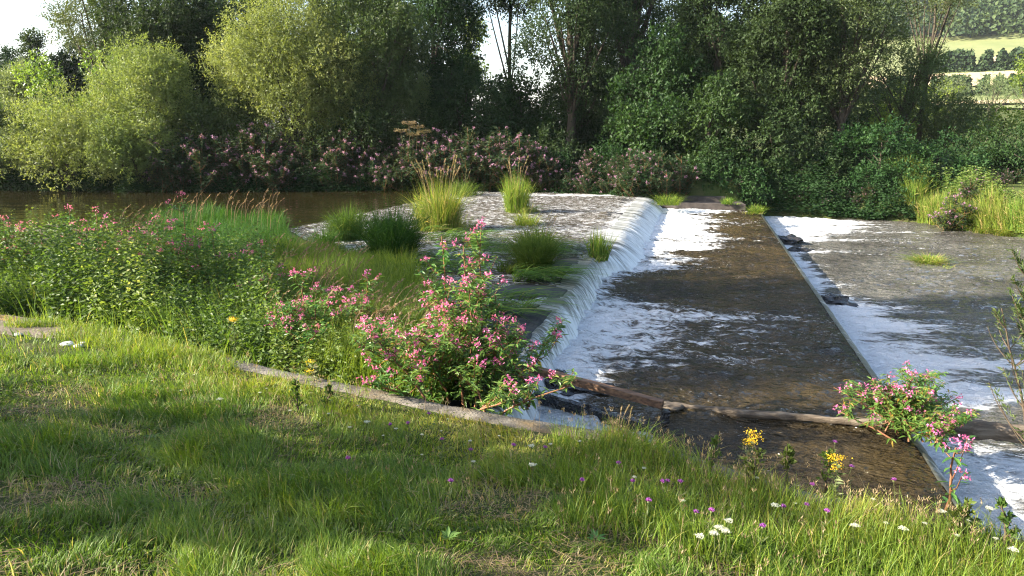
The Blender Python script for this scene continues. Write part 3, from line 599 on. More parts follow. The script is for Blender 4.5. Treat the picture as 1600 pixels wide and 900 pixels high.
# ------------------------------------------------------------------ trees of the far bank, left to right
G_BACK = None
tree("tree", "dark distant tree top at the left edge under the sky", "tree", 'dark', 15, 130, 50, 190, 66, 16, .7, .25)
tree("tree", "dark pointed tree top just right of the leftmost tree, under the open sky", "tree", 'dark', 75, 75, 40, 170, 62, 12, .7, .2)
tree("willow_bush", "grey green rounded willow at the left edge in front of dark trees", "willow", 'greywillow', 25, 140, 95, 250, 47, 22, 1.0, .14)
tree("tree", "bright yellow green broadleaf tree behind the left willow bushes", "tree", 'leafy', 128, 170, 62, 270, 45, 26, 1.0, .18)
tree("willow_tree", "tall pale willow with upright feathery crown left of the dark broadleaf tree", "willow", 'willow', 232, 200, 48, 300, 43, 46, 1.3, .2, conical=.3)
tree("willow_bush", "sunlit willow bush hanging over the calm pool at the left bank", "willow", 'willow', 95, 220, 150, 303, 41.2, 30, 1.15, .12, conical=.2)
tree("willow_bush", "smaller sunlit willow bush at the water, right of the leftmost waterside bush", "willow", 'willow', 205, 150, 175, 305, 41.0, 24, 1.15, .12, conical=.2)
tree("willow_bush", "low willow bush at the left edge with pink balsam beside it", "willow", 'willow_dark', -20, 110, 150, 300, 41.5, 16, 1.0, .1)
tree("tree", "tall olive green tree with see-through crown rising above the left willows", "tree", 'olive', 168, 150, -130, 130, 53, 34, 1.1, .28)
tree("tree", "tall dark broadleaf tree between the two big willows", "tree", 'dark', 280, 235, -140, 190, 49, 50, 1.4, .3)
tree("willow_tree", "biggest sunlit willow left of centre with billowing olive yellow crown", "willow", 'willow', 462, 270, -40, 240, 44, 60, 1.2, .34, conical=.2)
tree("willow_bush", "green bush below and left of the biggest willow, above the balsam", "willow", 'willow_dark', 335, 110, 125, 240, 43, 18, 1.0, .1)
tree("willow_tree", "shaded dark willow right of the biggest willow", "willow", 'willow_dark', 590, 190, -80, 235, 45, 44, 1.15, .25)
tree("tree", "tall dark tree left of the bright sky gap", "tree", 'dark', 672, 180, -110, 220, 50, 44, 1.2, .3, conical=.2)
tree("tree", "thin crown of hanging foliage crossing the top of the bright sky gap", "tree", 'open', 795, 150, -190, 46, 52, 26, 1.5, .16, trunk_top=.9, nl=4)
tree("tree", "yellow green sunlit tree top left of the bright sky gap", "tree", 'lime', 728, 85, 12, 150, 55, 16, 1.0, .2, conical=.3)
tree("shrub", "dark round shrub with bare twigs in front, below the yellow tree top", "shrub", 'dark', 715, 190, 112, 250, 46, 26, 1.0, .12)
tree("shrub", "dark green shrub closing the base of the sky gap", "shrub", 'maple', 812, 150, 108, 265, 49, 24, 1.1, .12)
tree("ash_tree", "tall open ash with dark trunk and drooping leaves right of the sky gap", "tree", 'open', 888, 185, -190, 185, 47, 40, 1.0, .30, trunk_top=.72, nl=16)
tree("ash_tree", "second tall open tree with twin dark stems against the sky at top centre", "tree", 'open', 990, 190, -210, 125, 54, 38, .95, .34, trunk_top=.8, nl=14)
tree("alder_tree", "narrow dark alder behind the ash, its trunk seen against the shade", "tree", 'dark', 905, 110, 40, 250, 49, 18, .8, .2)
tree("maple_tree", "fresh green maple with layered leaves in the middle of the far bank", "tree", 'maple', 1020, 165, 48, 275, 44, 34, 1.0, .2, conical=.25)
tree("alder_tree", "tall dark alder right of the green maple", "tree", 'dark', 1125, 160, -100, 210, 46, 34, 1.0, .3)
tree("tree", "deep green tree low over the end of the weir", "tree", 'maple', 1110, 130, 110, 312, 41.8, 26, 1.0, .16)
tree("alder_tree", "tall dark alder standing above the far end of the lower drop", "tree", 'dark', 1215, 170, -110, 220, 43.5, 40, 1.05, .3)
tree("tree", "dark leafy tree hanging over the start of the lower river", "tree", 'dark', 1215, 150, 120, 330, 41.5, 28, 1.05, .16)
tree("poplar_tree", "tall tree with bare lower trunk and grey green crown left of the field view", "tree", 'olive', 1312, 175, -130, 190, 43, 40, 1.1, .24, trunk_top=.75, nl=16)
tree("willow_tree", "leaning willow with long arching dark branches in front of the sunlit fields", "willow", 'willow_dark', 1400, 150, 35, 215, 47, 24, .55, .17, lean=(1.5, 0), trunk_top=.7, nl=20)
tree("shrub", "yellow green backlit shrub behind the leaning willow", "shrub", 'lime', 1415, 170, 115, 240, 54, 18, .7, .12)
tree("tree", "high thin foliage reaching over the top of the field view", "tree", 'olive', 1440, 120, -60, 40, 47, 14, .5, .16, trunk_top=.8)
for q, (px, wp, top, bot, Y, ty, lb) in enumerate([
    (1375, 170, 185, 345, 40.0, 'bush', "dark shaded bush below the bare trunk at the lower river"),
    (1475, 150, 205, 345, 39.3, 'bush', "shaded bush at the water between the trunked tree and the sunlit reeds"),
    (1560, 150, 190, 300, 41.5, 'bush', "dark bush on the right bank behind the sunlit reeds"),
    (1470, 130, 150, 240, 46.0, 'willow_dark', "rounded olive bush below the arching willow branches"),
    (1290, 120, 210, 335, 40.8, 'dark', "dark low bush right of the far end of the lower drop"),
    (1560, 110, 172, 215, 48.0, 'lime', "bright green bush at the right edge under the farm track"),
    (1660, 180, 180, 330, 38.0, 'bush', "tall dark bush beyond the right edge of the reeds"),
    (955, 110, 225, 310, 42.0, 'bush', "low green bush behind the lip of the upper weir"),
    (1010, 110, 240, 316, 40.2, 'bush', "low green bush above the far end of the weir crest"),
    (860, 120, 205, 290, 44.0, 'dark', "dark low bush behind the balsam right of the sky gap"),
    (560, 170, 160, 275, 43.5, 'dark', "dark low bush between the balsam and the shaded willow"),
    (300, 150, 190, 300, 42.6, 'dark', "dark low bush behind the balsam beside the waterside willows"),
    (1140, 150, 225, 322, 41.0, 'dark', "dark low bush directly behind the concrete abutment"),
    (1105, 95, 262, 314, 40.3, 'bush', "small dark bush leaning over the left half of the abutment"), (1160, 95, 255, 326, 39.4, 'bush', "small dark bush leaning over the right half of the abutment")]):
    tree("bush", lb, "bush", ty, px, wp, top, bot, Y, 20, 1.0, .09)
# hedgerow bushes on the fields
for (px, wp, top, bot, Y, lb) in [(1545, 90, 118, 168, 95, "grey green round bush below the stubble field"), (1610, 90, 125, 172, 90, "round bush at the right edge below the stubble field"),
                              (1480, 80, 112, 165, 100, "distant bush left of the field hedge")]:
    tree("bush", lb, "bush", 'greywillow', px, wp, top, bot, Y, 16, .28, .2, dep=5)
tree("tree", "small yellowish tree cut by the right edge in front of the fields", "tree", 'lime', 1605, 62, 60, 160, 62, 10, .5, .12)
# dark back row that closes the wood
for q, (px, wp, top, Y, lb) in enumerate([(395, 190, -60, 58, "dark back-row tree behind the biggest willow"), (560, 180, -80, 59, "dark back-row tree at the left of centre"),
                           (1075, 150, 0, 58, "dark back-row tree behind the green maple"), (1180, 190, -60, 57, "dark back-row tree behind the two alders"), (1265, 150, -80, 56, "dark back-row tree left of the bare trunk"),
                           (225, 150, 0, 60, "dark back-row tree behind the left willows"), (960, 170, 110, 60, "low dark back-row tree below the open crowns"), (60, 150, 105, 64, "low dark back-row tree behind the leftmost willows"), (140, 140, 95, 63, "back-row tree behind the yellow green broadleaf tree"), (128, 100, 0, 64, "back-row tree top behind the tall olive green tree"), (1090, 130, -150, 64, "tall back-row tree between the maple and the first alder"), (1010, 170, -120, 67, "far back-row tree filling the sky behind the twin stems"), (930, 120, -60, 66, "far back-row tree seen through the open ash crowns"), (545, 140, -150, 63, "tall back-row tree above the shaded willow"), (370, 130, -150, 64, "tall back-row tree left of the biggest willow"), (320, 150, 30, 61, "back-row tree behind the tall dark tree between the willows"), (480, 170, 20, 62, "back-row tree directly behind the biggest willow's crown"), (850, 150, 125, 62, "low back-row tree behind the ash trunk"), (1340, 130, 90, 62, "low back-row tree behind the bare lower trunk")]):
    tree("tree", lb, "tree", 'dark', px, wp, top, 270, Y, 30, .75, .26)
# big trees outside the picture, on the near bank to the left: they cast the shade on the grass and the river
tree("tree", "tall broadleaf tree on the near bank upstream, left of the camera", "tree", 'maple', 0, 0, 0, 0, 0, 56, 1.7, .3, loc=(-22.3, 10.2), dims=(10.0, 10.9, 17.5), ground=2.6, seed=11, dep=9.0)
tree("tree", "second tall broadleaf tree upstream on the near bank", "tree", 'maple', 0, 0, 0, 0, 0, 40, 1.5, .3, loc=(-25.0, 14.8), dims=(5.5, 10.6, 14.0), ground=2.6, seed=12, dep=7)
tree("tree", "broadleaf tree behind the camera to the left whose shade falls on the grass", "tree", 'maple', 0, 0, 0, 0, 0, 44, .62, .25, loc=(-13.7, 3.4), dims=(7.0, 3.9, 8.3), ground=2.2, seed=13, dep=5.0, conical=.3)
tree("tree", "small thin crowned tree left of the camera that dapples the near grass", "tree", 'maple', 0, 0, 0, 0, 0, 22, .40, .2, loc=(-13.4, -3.4), dims=(7.0, 4.2, 9.0), ground=2.6, seed=14, dep=6, conical=.3)

# ------------------------------------------------------------------ distant hillside wood: one mass
mb = MB(); r = np.random.default_rng(5); m = 1500
az = np.radians(r.uniform(20, 46, m)); rad_ = 395 + 400 * r.random(m)
hx, hy = np.sin(az) * rad_, np.cos(az) * rad_
hh = landh(hx, hy); el = np.degrees(np.arctan2(hh - 4, rad_)); ok = el > 5.1
hx, hy, hh = hx[ok], hy[ok], hh[ok]; m = len(hx); S_ = r.uniform(4.5, 8.5, m); kk = 130
dd = rdir(m * kk, r); dd[:, 2] = np.abs(dd[:, 2]) * 1.1 - .15; dd = norm(dd); C = np.repeat(np.stack([hx, hy, hh + 4.0], 1), kk, 0); Sr = np.repeat(S_, kk)
P = C + dd * (Sr * (.8 + .3 * r.random(m * kk)))[:, None] * np.array([1, 1, 1.15]); tone = np.repeat(r.uniform(.15, .85, m), kk) + r.normal(size=m * kk) * .1
mb.leaves(P, rdir(m * kk, r), norm(dd + rdir(m * kk, r) * .6), 1.9 * (.7 + .6 * r.random(m * kk)), 1.7, np.clip(tone, 0, 1))
tag(mb.build("hillside_wood", M['forest']), kind='stuff')
# hedge lines between fields
for (a0, a1, e, lb) in [(28.0, 44, 3.25, "hedge between the stubble field and the hay strip on the hillside"), (25, 44, 1.75, "lower dark hedge along the bottom of the fields")]:
    mb = MB(); n = 26000; aa = np.radians(r.uniform(a0, a1, n)); rr_ = np.linspace(100, 720, 400); 
    h0 = landh(np.sin(R(36)) * rr_, np.cos(R(36)) * rr_); e0 = np.maximum.accumulate(np.degrees(np.arctan2(h0 - 4, rr_))); rh = float(np.interp(e, e0, rr_))
    rk = rh + r.normal(size=n) * 1.6; X_ = np.sin(aa) * rk; Y_ = np.cos(aa) * rk; lump = fbm(aa * 160, aa * 0 + 3, 3)
    Z_ = landh(X_, Y_) + r.random(n) * (1.2 + 5.5 * sstep(.35, .7, lump)) * rh / 300
    mb.leaves(np.stack([X_, Y_, Z_], 1), rdir(n, r), norm(rdir(n, r) + np.array([-.3, -.3, .5])), 1.1 * rh / 300, 1.0 * rh / 300, np.clip(.35 + r.normal(size=n) * .2, 0, 1))
    tag(mb.build("hedge", M['forest']), lb, "hedge")

# ------------------------------------------------------------------ Himalayan balsam
def flowers(mb, c, rr, n, L, r, tone=0.45):
    d_ = rdir(n, r); P = c + d_ * rr * (r.random(n) ** .5)[:, None] * np.array([1, 1, .8])
    mb_n = norm(d_ + rdir(n, r) * .5)
    for q in range(3):
        mb.leaves(P, norm(rdir(n, r) + d_ * .5), mb_n, L * (.6 + .6 * r.random(n)), L * .75, np.clip(tone + r.normal(size=n) * .22, 0, 1))
def balsam(name, h, seed, near=True, nb=7, spread=.5, leafd=1.0, lean=(0, 0), label=None, group=None, fl=1.0, tone=.5, bush=0):
    r = np.random.default_rng(seed); t = empty(name, (0, 0, 0), 0, label, "balsam plant", group)
    ms, ml = MB(), MB(); heads = []
    stems = [((0, 0), h, np.array(lean, float))] + [((r.uniform(-.12, .12) * (1 + bush), r.uniform(-.12, .12) * (1 + bush)), h * r.uniform(.55, .92), np.array(lean) + r.uniform(-.35, .35, 2) * (1 + bush * .5)) for _ in range(bush)]
    for (bx, by), hs, ln in stems:
        u = np.linspace(0, 1, 10); w_ = np.cumsum(r.normal(size=(10, 2)) * .012, 0)
        pts = np.stack([bx + ln[0] * u ** 1.5 + w_[:, 0], by + ln[1] * u ** 1.5 + w_[:, 1], hs * u], 1)
        ms.tube(pts, .014 * (1 - .65 * u) * (1 if near else 1.5) + .002, 5)
        tips = [(pts[-1], 1.0)]
        def at(f): i = f * 9; i0 = min(int(i), 8); return pts[i0] + (pts[i0 + 1] - pts[i0]) * (i - i0)
        for q in range(nb):
            f = r.uniform(.3, .95); s = at(f); a = r.uniform(0, 6.28); ln_ = spread * (1.15 - f) * r.uniform(.7, 1.25) + .12
            e = s + np.array([math.cos(a) * ln_, math.sin(a) * ln_, ln_ * r.uniform(.7, 1.1)]); mid = (s + e) / 2 + np.array([math.cos(a), math.sin(a), -.3]) * ln_ * .15
            ms.tube([s, mid, e], [.007, .005, .003], 4); tips.append((e, .75)); 
            m_ = int(9 * leafd); P = s + (e - s) * np.linspace(.25, 1, m_)[:, None]; an = r.uniform(0, 6.28, m_)
            D = np.stack([np.cos(an), np.sin(an), r.uniform(-.35, .45, m_)], 1)
            (ml.leaves2 if near else ml.leaves)(P, D, np.tile([[0, 0, 1.]], (m_, 1)) + rdir(m_, r) * .35, r.uniform(.08, .14, m_) * (1 if near else 1.6), .032 * (1 if near else 2), np.clip(r.normal(size=m_) * .22 + tone, 0, 1))
        m_ = int(hs * 34 * leafd); f = r.uniform(.08, .97, m_); P = np.array([at(x) for x in f]); an = r.uniform(0, 6.28, m_)
        D = np.stack([np.cos(an), np.sin(an), r.uniform(-.4, .5, m_)], 1)
        (ml.leaves2 if near else ml.leaves)(P, D, np.tile([[0, 0, 1.]], (m_, 1)) + rdir(m_, r) * .35, (r.uniform(.12, .2, m_) * (1.1 - .45 * f)) * (1 if near else 1.5), .04 * (1 if near else 2), np.clip(r.normal(size=m_) * .22 + tone - .05, 0, 1))
        heads += tips
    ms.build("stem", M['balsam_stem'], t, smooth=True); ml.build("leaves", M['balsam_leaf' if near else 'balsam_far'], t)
    if near:
        for c, s in heads:
            if r.random() > fl: continue
            mf = MB(); flowers(mf, c + np.array([0, 0, .02]), .09 * s, int(14 * s), .029, r); mf.build("flower_cluster", M['pink'], t)
    else:
        mf = MB()
        for c, s in heads:
            if r.random() < fl * .55:
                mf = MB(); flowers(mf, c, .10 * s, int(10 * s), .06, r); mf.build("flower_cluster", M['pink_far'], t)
    return t
# far bank thickets, copies of three plants
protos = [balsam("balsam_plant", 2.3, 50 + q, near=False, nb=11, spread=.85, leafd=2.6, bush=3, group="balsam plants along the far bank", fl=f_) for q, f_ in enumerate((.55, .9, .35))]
bands = [("balsam plant in the shaded thicket below the biggest willow", 250, 440, 13, 202, .7), ("balsam plant in the thicket left of the dried hogweed", 430, 628, 13, 212, .8), ("balsam plant in the dense pink thicket right of the dried hogweed", 632, 850, 17, 205, 1.0),
         ("balsam plant in the low thicket above the lip of the weir", 850, 1050, 12, 236, .9), ("balsam plant in the dark growth along the far side of the lower river", 1190, 1480, 12, 280, 1.0), ("balsam plant on the right bank above the sunlit reeds", 1500, 1600, 7, 285, 1.0)]
first = [True] * 3; r = np.random.default_rng(8)
for bi, (lb, x0, x1, n, top, _) in enumerate(bands):
    for row in (0, 1):
        for q in range(n):
            px = x0 + (x1 - x0) * (q + r.random()) / n; base = 40.6 + row * 1.1 + r.uniform(-.2, .4)
            if bi == 5: base = 33.5 + row * 2 + r.uniform(0, 2)
            X_, Y_, _z = at_depth(px, 200, base)
            if bi != 5: Y_ = float(np.interp(X_, FX, FY)) + .12 + row * .95 + r.uniform(-.15, .3)
            gz = float(landh(np.array(X_), np.array(Y_))); zt = at_depth(px, top + r.uniform(-12, 22) + (14 if row == 0 else 0), Y_)[2]
            k_ = int(r.integers(0, 3)) if bi not in (4,) else 2; k_ = [1, 2, 0][k_] if bi == 2 else k_
            s = max((zt - gz) / 2.3, .35); c = protos[k_] if first[k_] else copy_tree(protos[k_]); first[k_] = False
            c.location = (X_, Y_, gz - .1); c.rotation_euler = (0, 0, r.uniform(0, 6.28)); c.scale = (s * .95, s * .95, s); c["label"] = lb; c["group"] = lb.replace("balsam plant", "balsam plants")
# dried hogweed
t = empty("hogweed", (*at_depth(642, 200, 41.6)[:2], 1.1), 0, "dried yellow brown hogweed umbels standing above the balsam", "hogweed")
for q, (dx, hh_) in enumerate([(-.55, 2.5), (-.1, 2.9), (.35, 2.7), (.7, 2.45), (.1, 2.3)]):
    mb = MB(); mb.tube([(dx * .3, 0, 0), (dx * .7, 0, hh_ * .5), (dx, 0, hh_)], [.03, .025, .015], 5)
    for a in np.linspace(0, 6.28, 14)[:-1]:
        e = np.array([dx + .32 * math.cos(a), .32 * math.sin(a), hh_ + .14]); mb.tube([(dx, 0, hh_), e], [.01, .006], 4); mb.leaves(e + rdir(16, rng) * .07, rdir(16), rdir(16), .07, .06, rng.random(16) * .4)
    mb.build("umbel", M['straw'], t)

# near balsam: individual plants
def place(t, px, py, z, rz=0, sc=1.0):
    x, y = un(px, py, z); t.location = (x, y, z); t.rotation_euler = (0, 0, rz); t.scale = (sc,) * 3; return t
LP = [  # px base, py base, z, height, label, branches, bush, seed, flowers
 (712, 612, .68, 2.0, "tall pink balsam with red stem in the big clump beside the wall, left tall stem", 6, 1),
 (752, 606, .68, 2.12, "tallest pink balsam of the big clump, just right of its middle", 7, 1),
 (738, 616, .68, 1.9, "pink balsam at the heart of the big clump by the wall", 8, 2),
 (698, 618, .68, 1.35, "shorter pink balsam on the left side of the big clump", 9, 2),
 (772, 612, .65, 1.3, "pink balsam leaning over the wooden beam at the right side of the big clump", 8, 2),
 (768, 628, .70, 1.05, "low bushy balsam at the right front of the big clump", 9, 3),
 (722, 632, .75, 1.0, "low bushy balsam at the front of the big clump above the wall", 9, 3),
 (676, 624, .72, .85, "low balsam with few flowers at the left foot of the big clump", 8, 3),
 (745, 636, .75, .75, "small leafy balsam against the wall below the big clump", 8, 3),
 (792, 640, .4, .62, "small balsam hanging beside the falling water right of the big clump", 8, 2),
 (480, 545, .68, 1.15, "pink balsam with pale flower head between the yellow ragwort and the big clump", 6, 2),
 (500, 560, .68, .85, "low pink balsam below the pale-headed one near the wall", 8, 2),
 (458, 560, .68, .8, "low balsam left of the pale-headed one near the wall", 7, 2),
 (575, 560, .68, 1.25, "pink balsam standing alone in the tall grass left of the big clump", 6, 1),
 (405, 500, .68, 1.35, "slender pink balsam in the greenery above the left ragwort", 6, 1),
 (610, 600, .68, .8, "low balsam among seed stalks just left of the big clump", 7, 2),
 (300, 470, .68, 2.05, "tallest balsam in the left thicket with pink head over the pool", 6, 1),
 (262, 460, .68, 1.55, "balsam just left of the tallest one in the left thicket", 6, 1),
 (340, 470, .68, 1.35, "balsam with two small pink heads right of the tallest one in the left thicket", 6, 1),
 (165, 455, .68, 1.65, "balsam with a pink and white head against the pool, third from the left", 6, 1),
 (112, 455, .68, 1.70, "balsam with a small bright pink head above the driftwood", 5, 1),
 (22, 455, .68, 1.5, "balsam cut by the left edge with a wide pink head", 7, 2),
 (195, 465, .68, 1.25, "short balsam with one pink tip in the left thicket", 5, 1)]
for q, (px, py, z, h, lb, nb, bu) in enumerate(LP):
    place(balsam("balsam_plant", h, 200 + q, True, nb, .32 if h > 1.3 else .28, 2.2, ((q % 3 - 1) * .08, 0), lb, bush=bu, fl=(.7 if bu < 2 else .55) if q < 13 else 1.0, tone=.55), px, py, z, q * 1.3)
for q, (px, py, h, lb, ln) in enumerate([(1400, 678, .72, "pink balsam on the edge of the drop, leaning left over the log", -.35), (1425, 684, .75, "pink balsam in the middle of the clump on the log", 0), (1455, 676, .8, "balsam at the right of the clump on the log with long pale shoots", .35),
                             (1380, 672, .5, "low balsam at the left foot of the clump on the log", -.3), (1440, 690, .5, "low balsam hanging over the lower drop from the clump on the log", .2), (1410, 668, .85, "tallest balsam of the clump on the log", .1)]):
    place(balsam("balsam_plant", h, 300 + q, True, 8, .26, 2.0, (ln, 0), lb, bush=3, fl=.3, tone=.65), px, py, .1, q, .85)
place(balsam("balsam_plant", .62, 320, True, 4, .25, .6, (0, 0), "thin balsam with one pale pink head at the lower right by the foam", fl=.9), 1475, 800, .55)

# ------------------------------------------------------------------ reed and grass clumps in the river
def clump(name, label, w_, h, n, mat, seeds, seed, group=None, cat="grass clump", droop=.5, bw=.014, A0=.5):
    r = np.random.default_rng(seed); t = empty(name, (0, 0, 0), 0, label, cat, group)
    a = r.uniform(0, 6.28, n); rr_ = np.sqrt(r.random(n)) * w_ * .32 * (.75 + .5 * vnoise(a * 1.2 + seed, a * 0)); P = np.stack([np.cos(a) * rr_, np.sin(a) * rr_, 0 * a - .05], 1)
    la = a + r.normal(size=n) * .7; ls = (.15 + .75 * rr_ / (w_ * .32)) * r.uniform(.3, 1.7, n); lean = np.stack([np.cos(la) * ls, np.sin(la) * ls, 0 * a], 1) * (w_ / h) * .62
    mb = MB(); mb.blades(P, h * (.40 + .95 * r.random(n) ** .7) * (1 - .25 * rr_ / (w_ * .32)), bw * r.uniform(.7, 1.5, n), lean * 1.35, droop * r.uniform(.2, 1.5, n), np.clip(A0 + r.normal(size=n) * .2, 0, 1), 4)
    k = n // 3; ii = r.integers(0, n, k); f = r.uniform(.15, .7, k); PP = P[ii] + lean[ii] * (h * f * .3)[:, None] + np.array([0, 0, 1.]) * (h * f * .85)[:, None]
    an = r.uniform(0, 6.28, k); D = np.stack([np.cos(an), np.sin(an), r.uniform(.2, 1.2, k)], 1); mb.leaves(PP, D, rdir(k, r), h * r.uniform(.12, .25, k), bw * 1.6, np.clip(A0 + .1 + r.normal(size=k) * .2, 0, 1))
    k = n // 3; a = r.uniform(0, 6.28, k); rr2 = w_ * .34 * r.uniform(.6, 1.5, k); dr_ = r.normal(size=2) * .25
    mb.blades(np.stack([np.cos(a) * rr2 + dr_[0], np.sin(a) * rr2 + dr_[1], 0 * a - .04], 1), h * r.uniform(.15, .5, k), bw, np.stack([np.cos(a + 1) + .3, np.sin(a + 1), 0 * a], 1) * r.uniform(.3, 1.3, k)[:, None], r.uniform(.6, 1.6, k), np.where(r.random(k) < .25, .97, np.clip(A0 - .1 + r.normal(size=k) * .2, 0, 1)), 4)
    mb.build("blades", mat, t)
    if seeds:
        for q in range(seeds):
            m2 = MB(); a = r.uniform(0, 6.28); b0 = np.array([math.cos(a), math.sin(a), 0]) * w_ * .25 * r.random(); le = np.array([math.cos(a), math.sin(a) * .6, 0]) * r.uniform(.1, .4) * w_ * .6; H = h * r.uniform(1.12, 1.45)
            u = np.linspace(0, 1, 8)[:, None]; pts = b0 + le * u ** 2 * 1.3 + np.array([0, 0, H]) * (u - .08 * u ** 3); m2.tube(pts, .004, 4, .3)
            c = pts[-1]; kq = 26; tt = r.random(kq)[:, None]; PP = pts[-2] + (c - pts[-2]) * tt * 1.25 ; m2.leaves(PP, norm(np.array([[0, 0, 1.]]) + rdir(kq, r) * .5 + le * 1.5), rdir(kq, r), h * .055, .012 + .004 * h, r.random(kq)); m2.build("seed_head", M['straw'], t)
    return t
CL = [(688, 360, .55, 2.0, 1.8, 1500, 'reed', 16, "tall sunlit reed clump with many straw seed heads in the middle of the shallow water", .5, .7),
 (806, 333, .55, 1.3, 1.65, 900, 'reed', 9, "narrow sunlit reed clump with seed heads further out, right of the tall one", .35, .65),
 (820, 352, .55, 1.2, .6, 300, 'reed', 2, "low pale reed clump just in front of the narrow one", .6, .6),
 (612, 405, .60, 1.6, 1.65, 2200, 'sedge', 0, "dark drooping sedge clump left of the tall sunlit reeds", .8, .4),
 (543, 372, .60, 1.3, 1.2, 1100, 'sedge', 0, "small dark sedge clump at the edge of the brown pool", .8, .5),
 (508, 385, .60, 1.0, .7, 400, 'sedge', 0, "smallest dark sedge clump beside the brown pool", .8, .5),
 (838, 423, .58, 1.25, 1.15, 1700, 'sedge', 0, "dense dark rounded sedge clump near the weir crest", .8, .45),
 (838, 392, .58, 1.6, .85, 600, 'reed', 5, "straggly olive reed clump behind the dark rounded one", .7, .5),
 (934, 404, .50, .8, .85, 260, 'reed', 0, "green reed clump growing on the brink of the upper fall", .3, .6),
 (722, 305, .58, 1.8, 1.0, 420, 'sedge', 3, "dark green clump at the far bank behind the tall reeds", .7, .6)]
for q, (px, py, z, w_, h, n, mt, sd_, lb, dr, a0) in enumerate(CL):
    place(clump("reed_clump" if mt == 'reed' else "sedge_clump", lb, w_, h, n, M[mt], sd_, 400 + q, droop=dr, A0=a0, bw=.016 if q != 8 else .022), px, py, z)
place(clump("grass_tuft", "small round bright green tuft alone in the lower river", 1.15, .38, 700, M['reed'], 0, 450, droop=.9, A0=.75, bw=.02), 1451, 410, -.62)
place(clump("grass_tuft", "small green tuft on the concrete abutment at the far end of the weir", .7, .4, 160, M['reed'], 0, 451, droop=.6, A0=.6, bw=.02), 1135, 317, .35)
place(clump("grass_tuft", "green tuft at the far corner of the lower drop", 1.0, .45, 250, M['reed'], 0, 452, droop=.6, A0=.5, bw=.02), 1180, 331, .1)
place(clump("grass_tuft", "low grass tuft at the far end of the upper fall", 1.6, .6, 300, M['reed'], 0, 453, droop=.6, A0=.4, bw=.02), 1045, 318, .4)
place(clump("grass_tuft", "yellow green grass tuft with dry stalks on top of the wall by the beam end", .36, .28, 500, M['reed'], 5, 454, droop=.7, A0=.8, bw=.006), 965, 690, 1.02)
# sunlit reeds of the right bank
src = None; r = np.random.default_rng(21)
for q in range(18):
    x = r.uniform(19.6, 25.5); y = float(np.interp(x, FX, FY)) + r.uniform(-.1, 3.0)
    if q < 12: x = 20.2 + q * .14 + r.uniform(-.1, .1); y = 36.6 - q * .45
    if src is None: src = clump("reed_clump", "", 1.5, 1.6, 650, M['reed'], 0, 470, droop=.5, A0=.72, bw=.03); c = src
    else: c = copy_tree(src)
    c.location = (x, y, max(float(landh(np.array(x), np.array(y))) - .15, -.6)); c.rotation_euler = (0, 0, r.uniform(0, 6.28)); s = r.uniform(.75, 1.15); c.scale = (s, s, s)
    c["label"] = "reed clump in the sunlit yellow green stand on the right bank"; c["group"] = "sunlit reeds on the right bank"

# ------------------------------------------------------------------ beam, log, rocks, driftwood
bx0, by0 = un(796, 572, .52); bx1, by1 = un(1036, 616, .48)
def sweep_box(mb, p0, p1, w_, h_, n=40, rough=.012, A=.5, seed=0):
    p0 = np.array(p0, float); p1 = np.array(p1, float); t = norm((p1 - p0)[None])[0]; s = norm(np.cross(t, [0, 0, 1.])[None])[0]; u_ = np.cross(s, t)
    prof = [(-1, -1), (-1, -.3), (-1, .85), (-.85, 1), (.2, 1), (.85, 1), (1, .85), (1, -.3), (1, -1), (-1, -1)]
    uu = np.linspace(0, 1, n); C = p0 + (p1 - p0) * uu[:, None]; G = []
    for k, (a, b) in enumerate(prof):
        nn = rough * 2 * (fbm(uu * 14 + seed, uu * 0 + (k % 9) * 1.3 + 2, 3) - .5); G.append(C + s * (a * w_ / 2 + nn[:, None]) + u_ * (b * h_ / 2 + nn[:, None]))
    G = np.stack(G, 1); mb.grid(G[..., 0], G[..., 1], G[..., 2], A)
    for e in (0, n - 1):
        o = mb.n; mb.add(np.concatenate([G[e, :9], C[e][None]]), [[9, k, k + 1, (k + 2)] for k in range(0, 7, 2)] + [[9, 8, 0, 0 + 0]][:0], A)
t = empty("timber_beam", (bx0, by0, 0), 0, "long rust brown timber beam sloping across the foam below the upper fall", "beam")
mb = MB(); sweep_box(mb, (bx0 - .25, by0 + .1, .60), (bx1, by1, .34), .12, .10); local(mb, "beam", M['beam'], t)
mb = MB(); sweep_box(mb, (bx1 + .03, by1 - .03, .02), (bx1 + .05, by1 - .03, .27), .09, .09, 14, .02); local(mb, "post", M['rock'], t)
mb = MB(); sweep_box(mb, (bx0 + .3, by0 - .12, .12), (bx1 - .2, by1 + .02, -.02), .12, .14, 30, .04, seed=4); local(mb, "lower_rail", M['rock'], t)
def logm(name, pts, rad, mat, label, cat="log", seed=0):
    pts = np.array(pts, float); u = np.linspace(0, 1, 60); ctrl = np.linspace(0, 1, len(pts)); C = np.stack([np.interp(u, ctrl, pts[:, k]) for k in range(3)], 1)
    C[:, 2] += .03 * (fbm(u * 9 + seed, u * 0 + 1, 3) - .5); C[:, 1] += .08 * (fbm(u * 6 + seed, u * 0 + 9, 3) - .5)
    mb = MB(); mb.tube(C, rad * (.8 + .45 * fbm(u * 10 + seed, u * 0 + 5, 3)), 12); V = mb.V[0]; V += .025 * (fbm(V[:, 0] * 9 + seed, V[:, 2] * 14 + V[:, 1] * 9, 4) - .5)[:, None]
    o = mb.build(name, mat, smooth=True); return tag(o, label, cat)
logm("log", [(2.15, 10.45, .02), (3.2, 10.15, .0), (4.4, 9.85, .03), (5.2, 9.65, .05)], .058, M['drift'], "weathered half sunken log lying across the apron from the beam to the lower drop", seed=3)
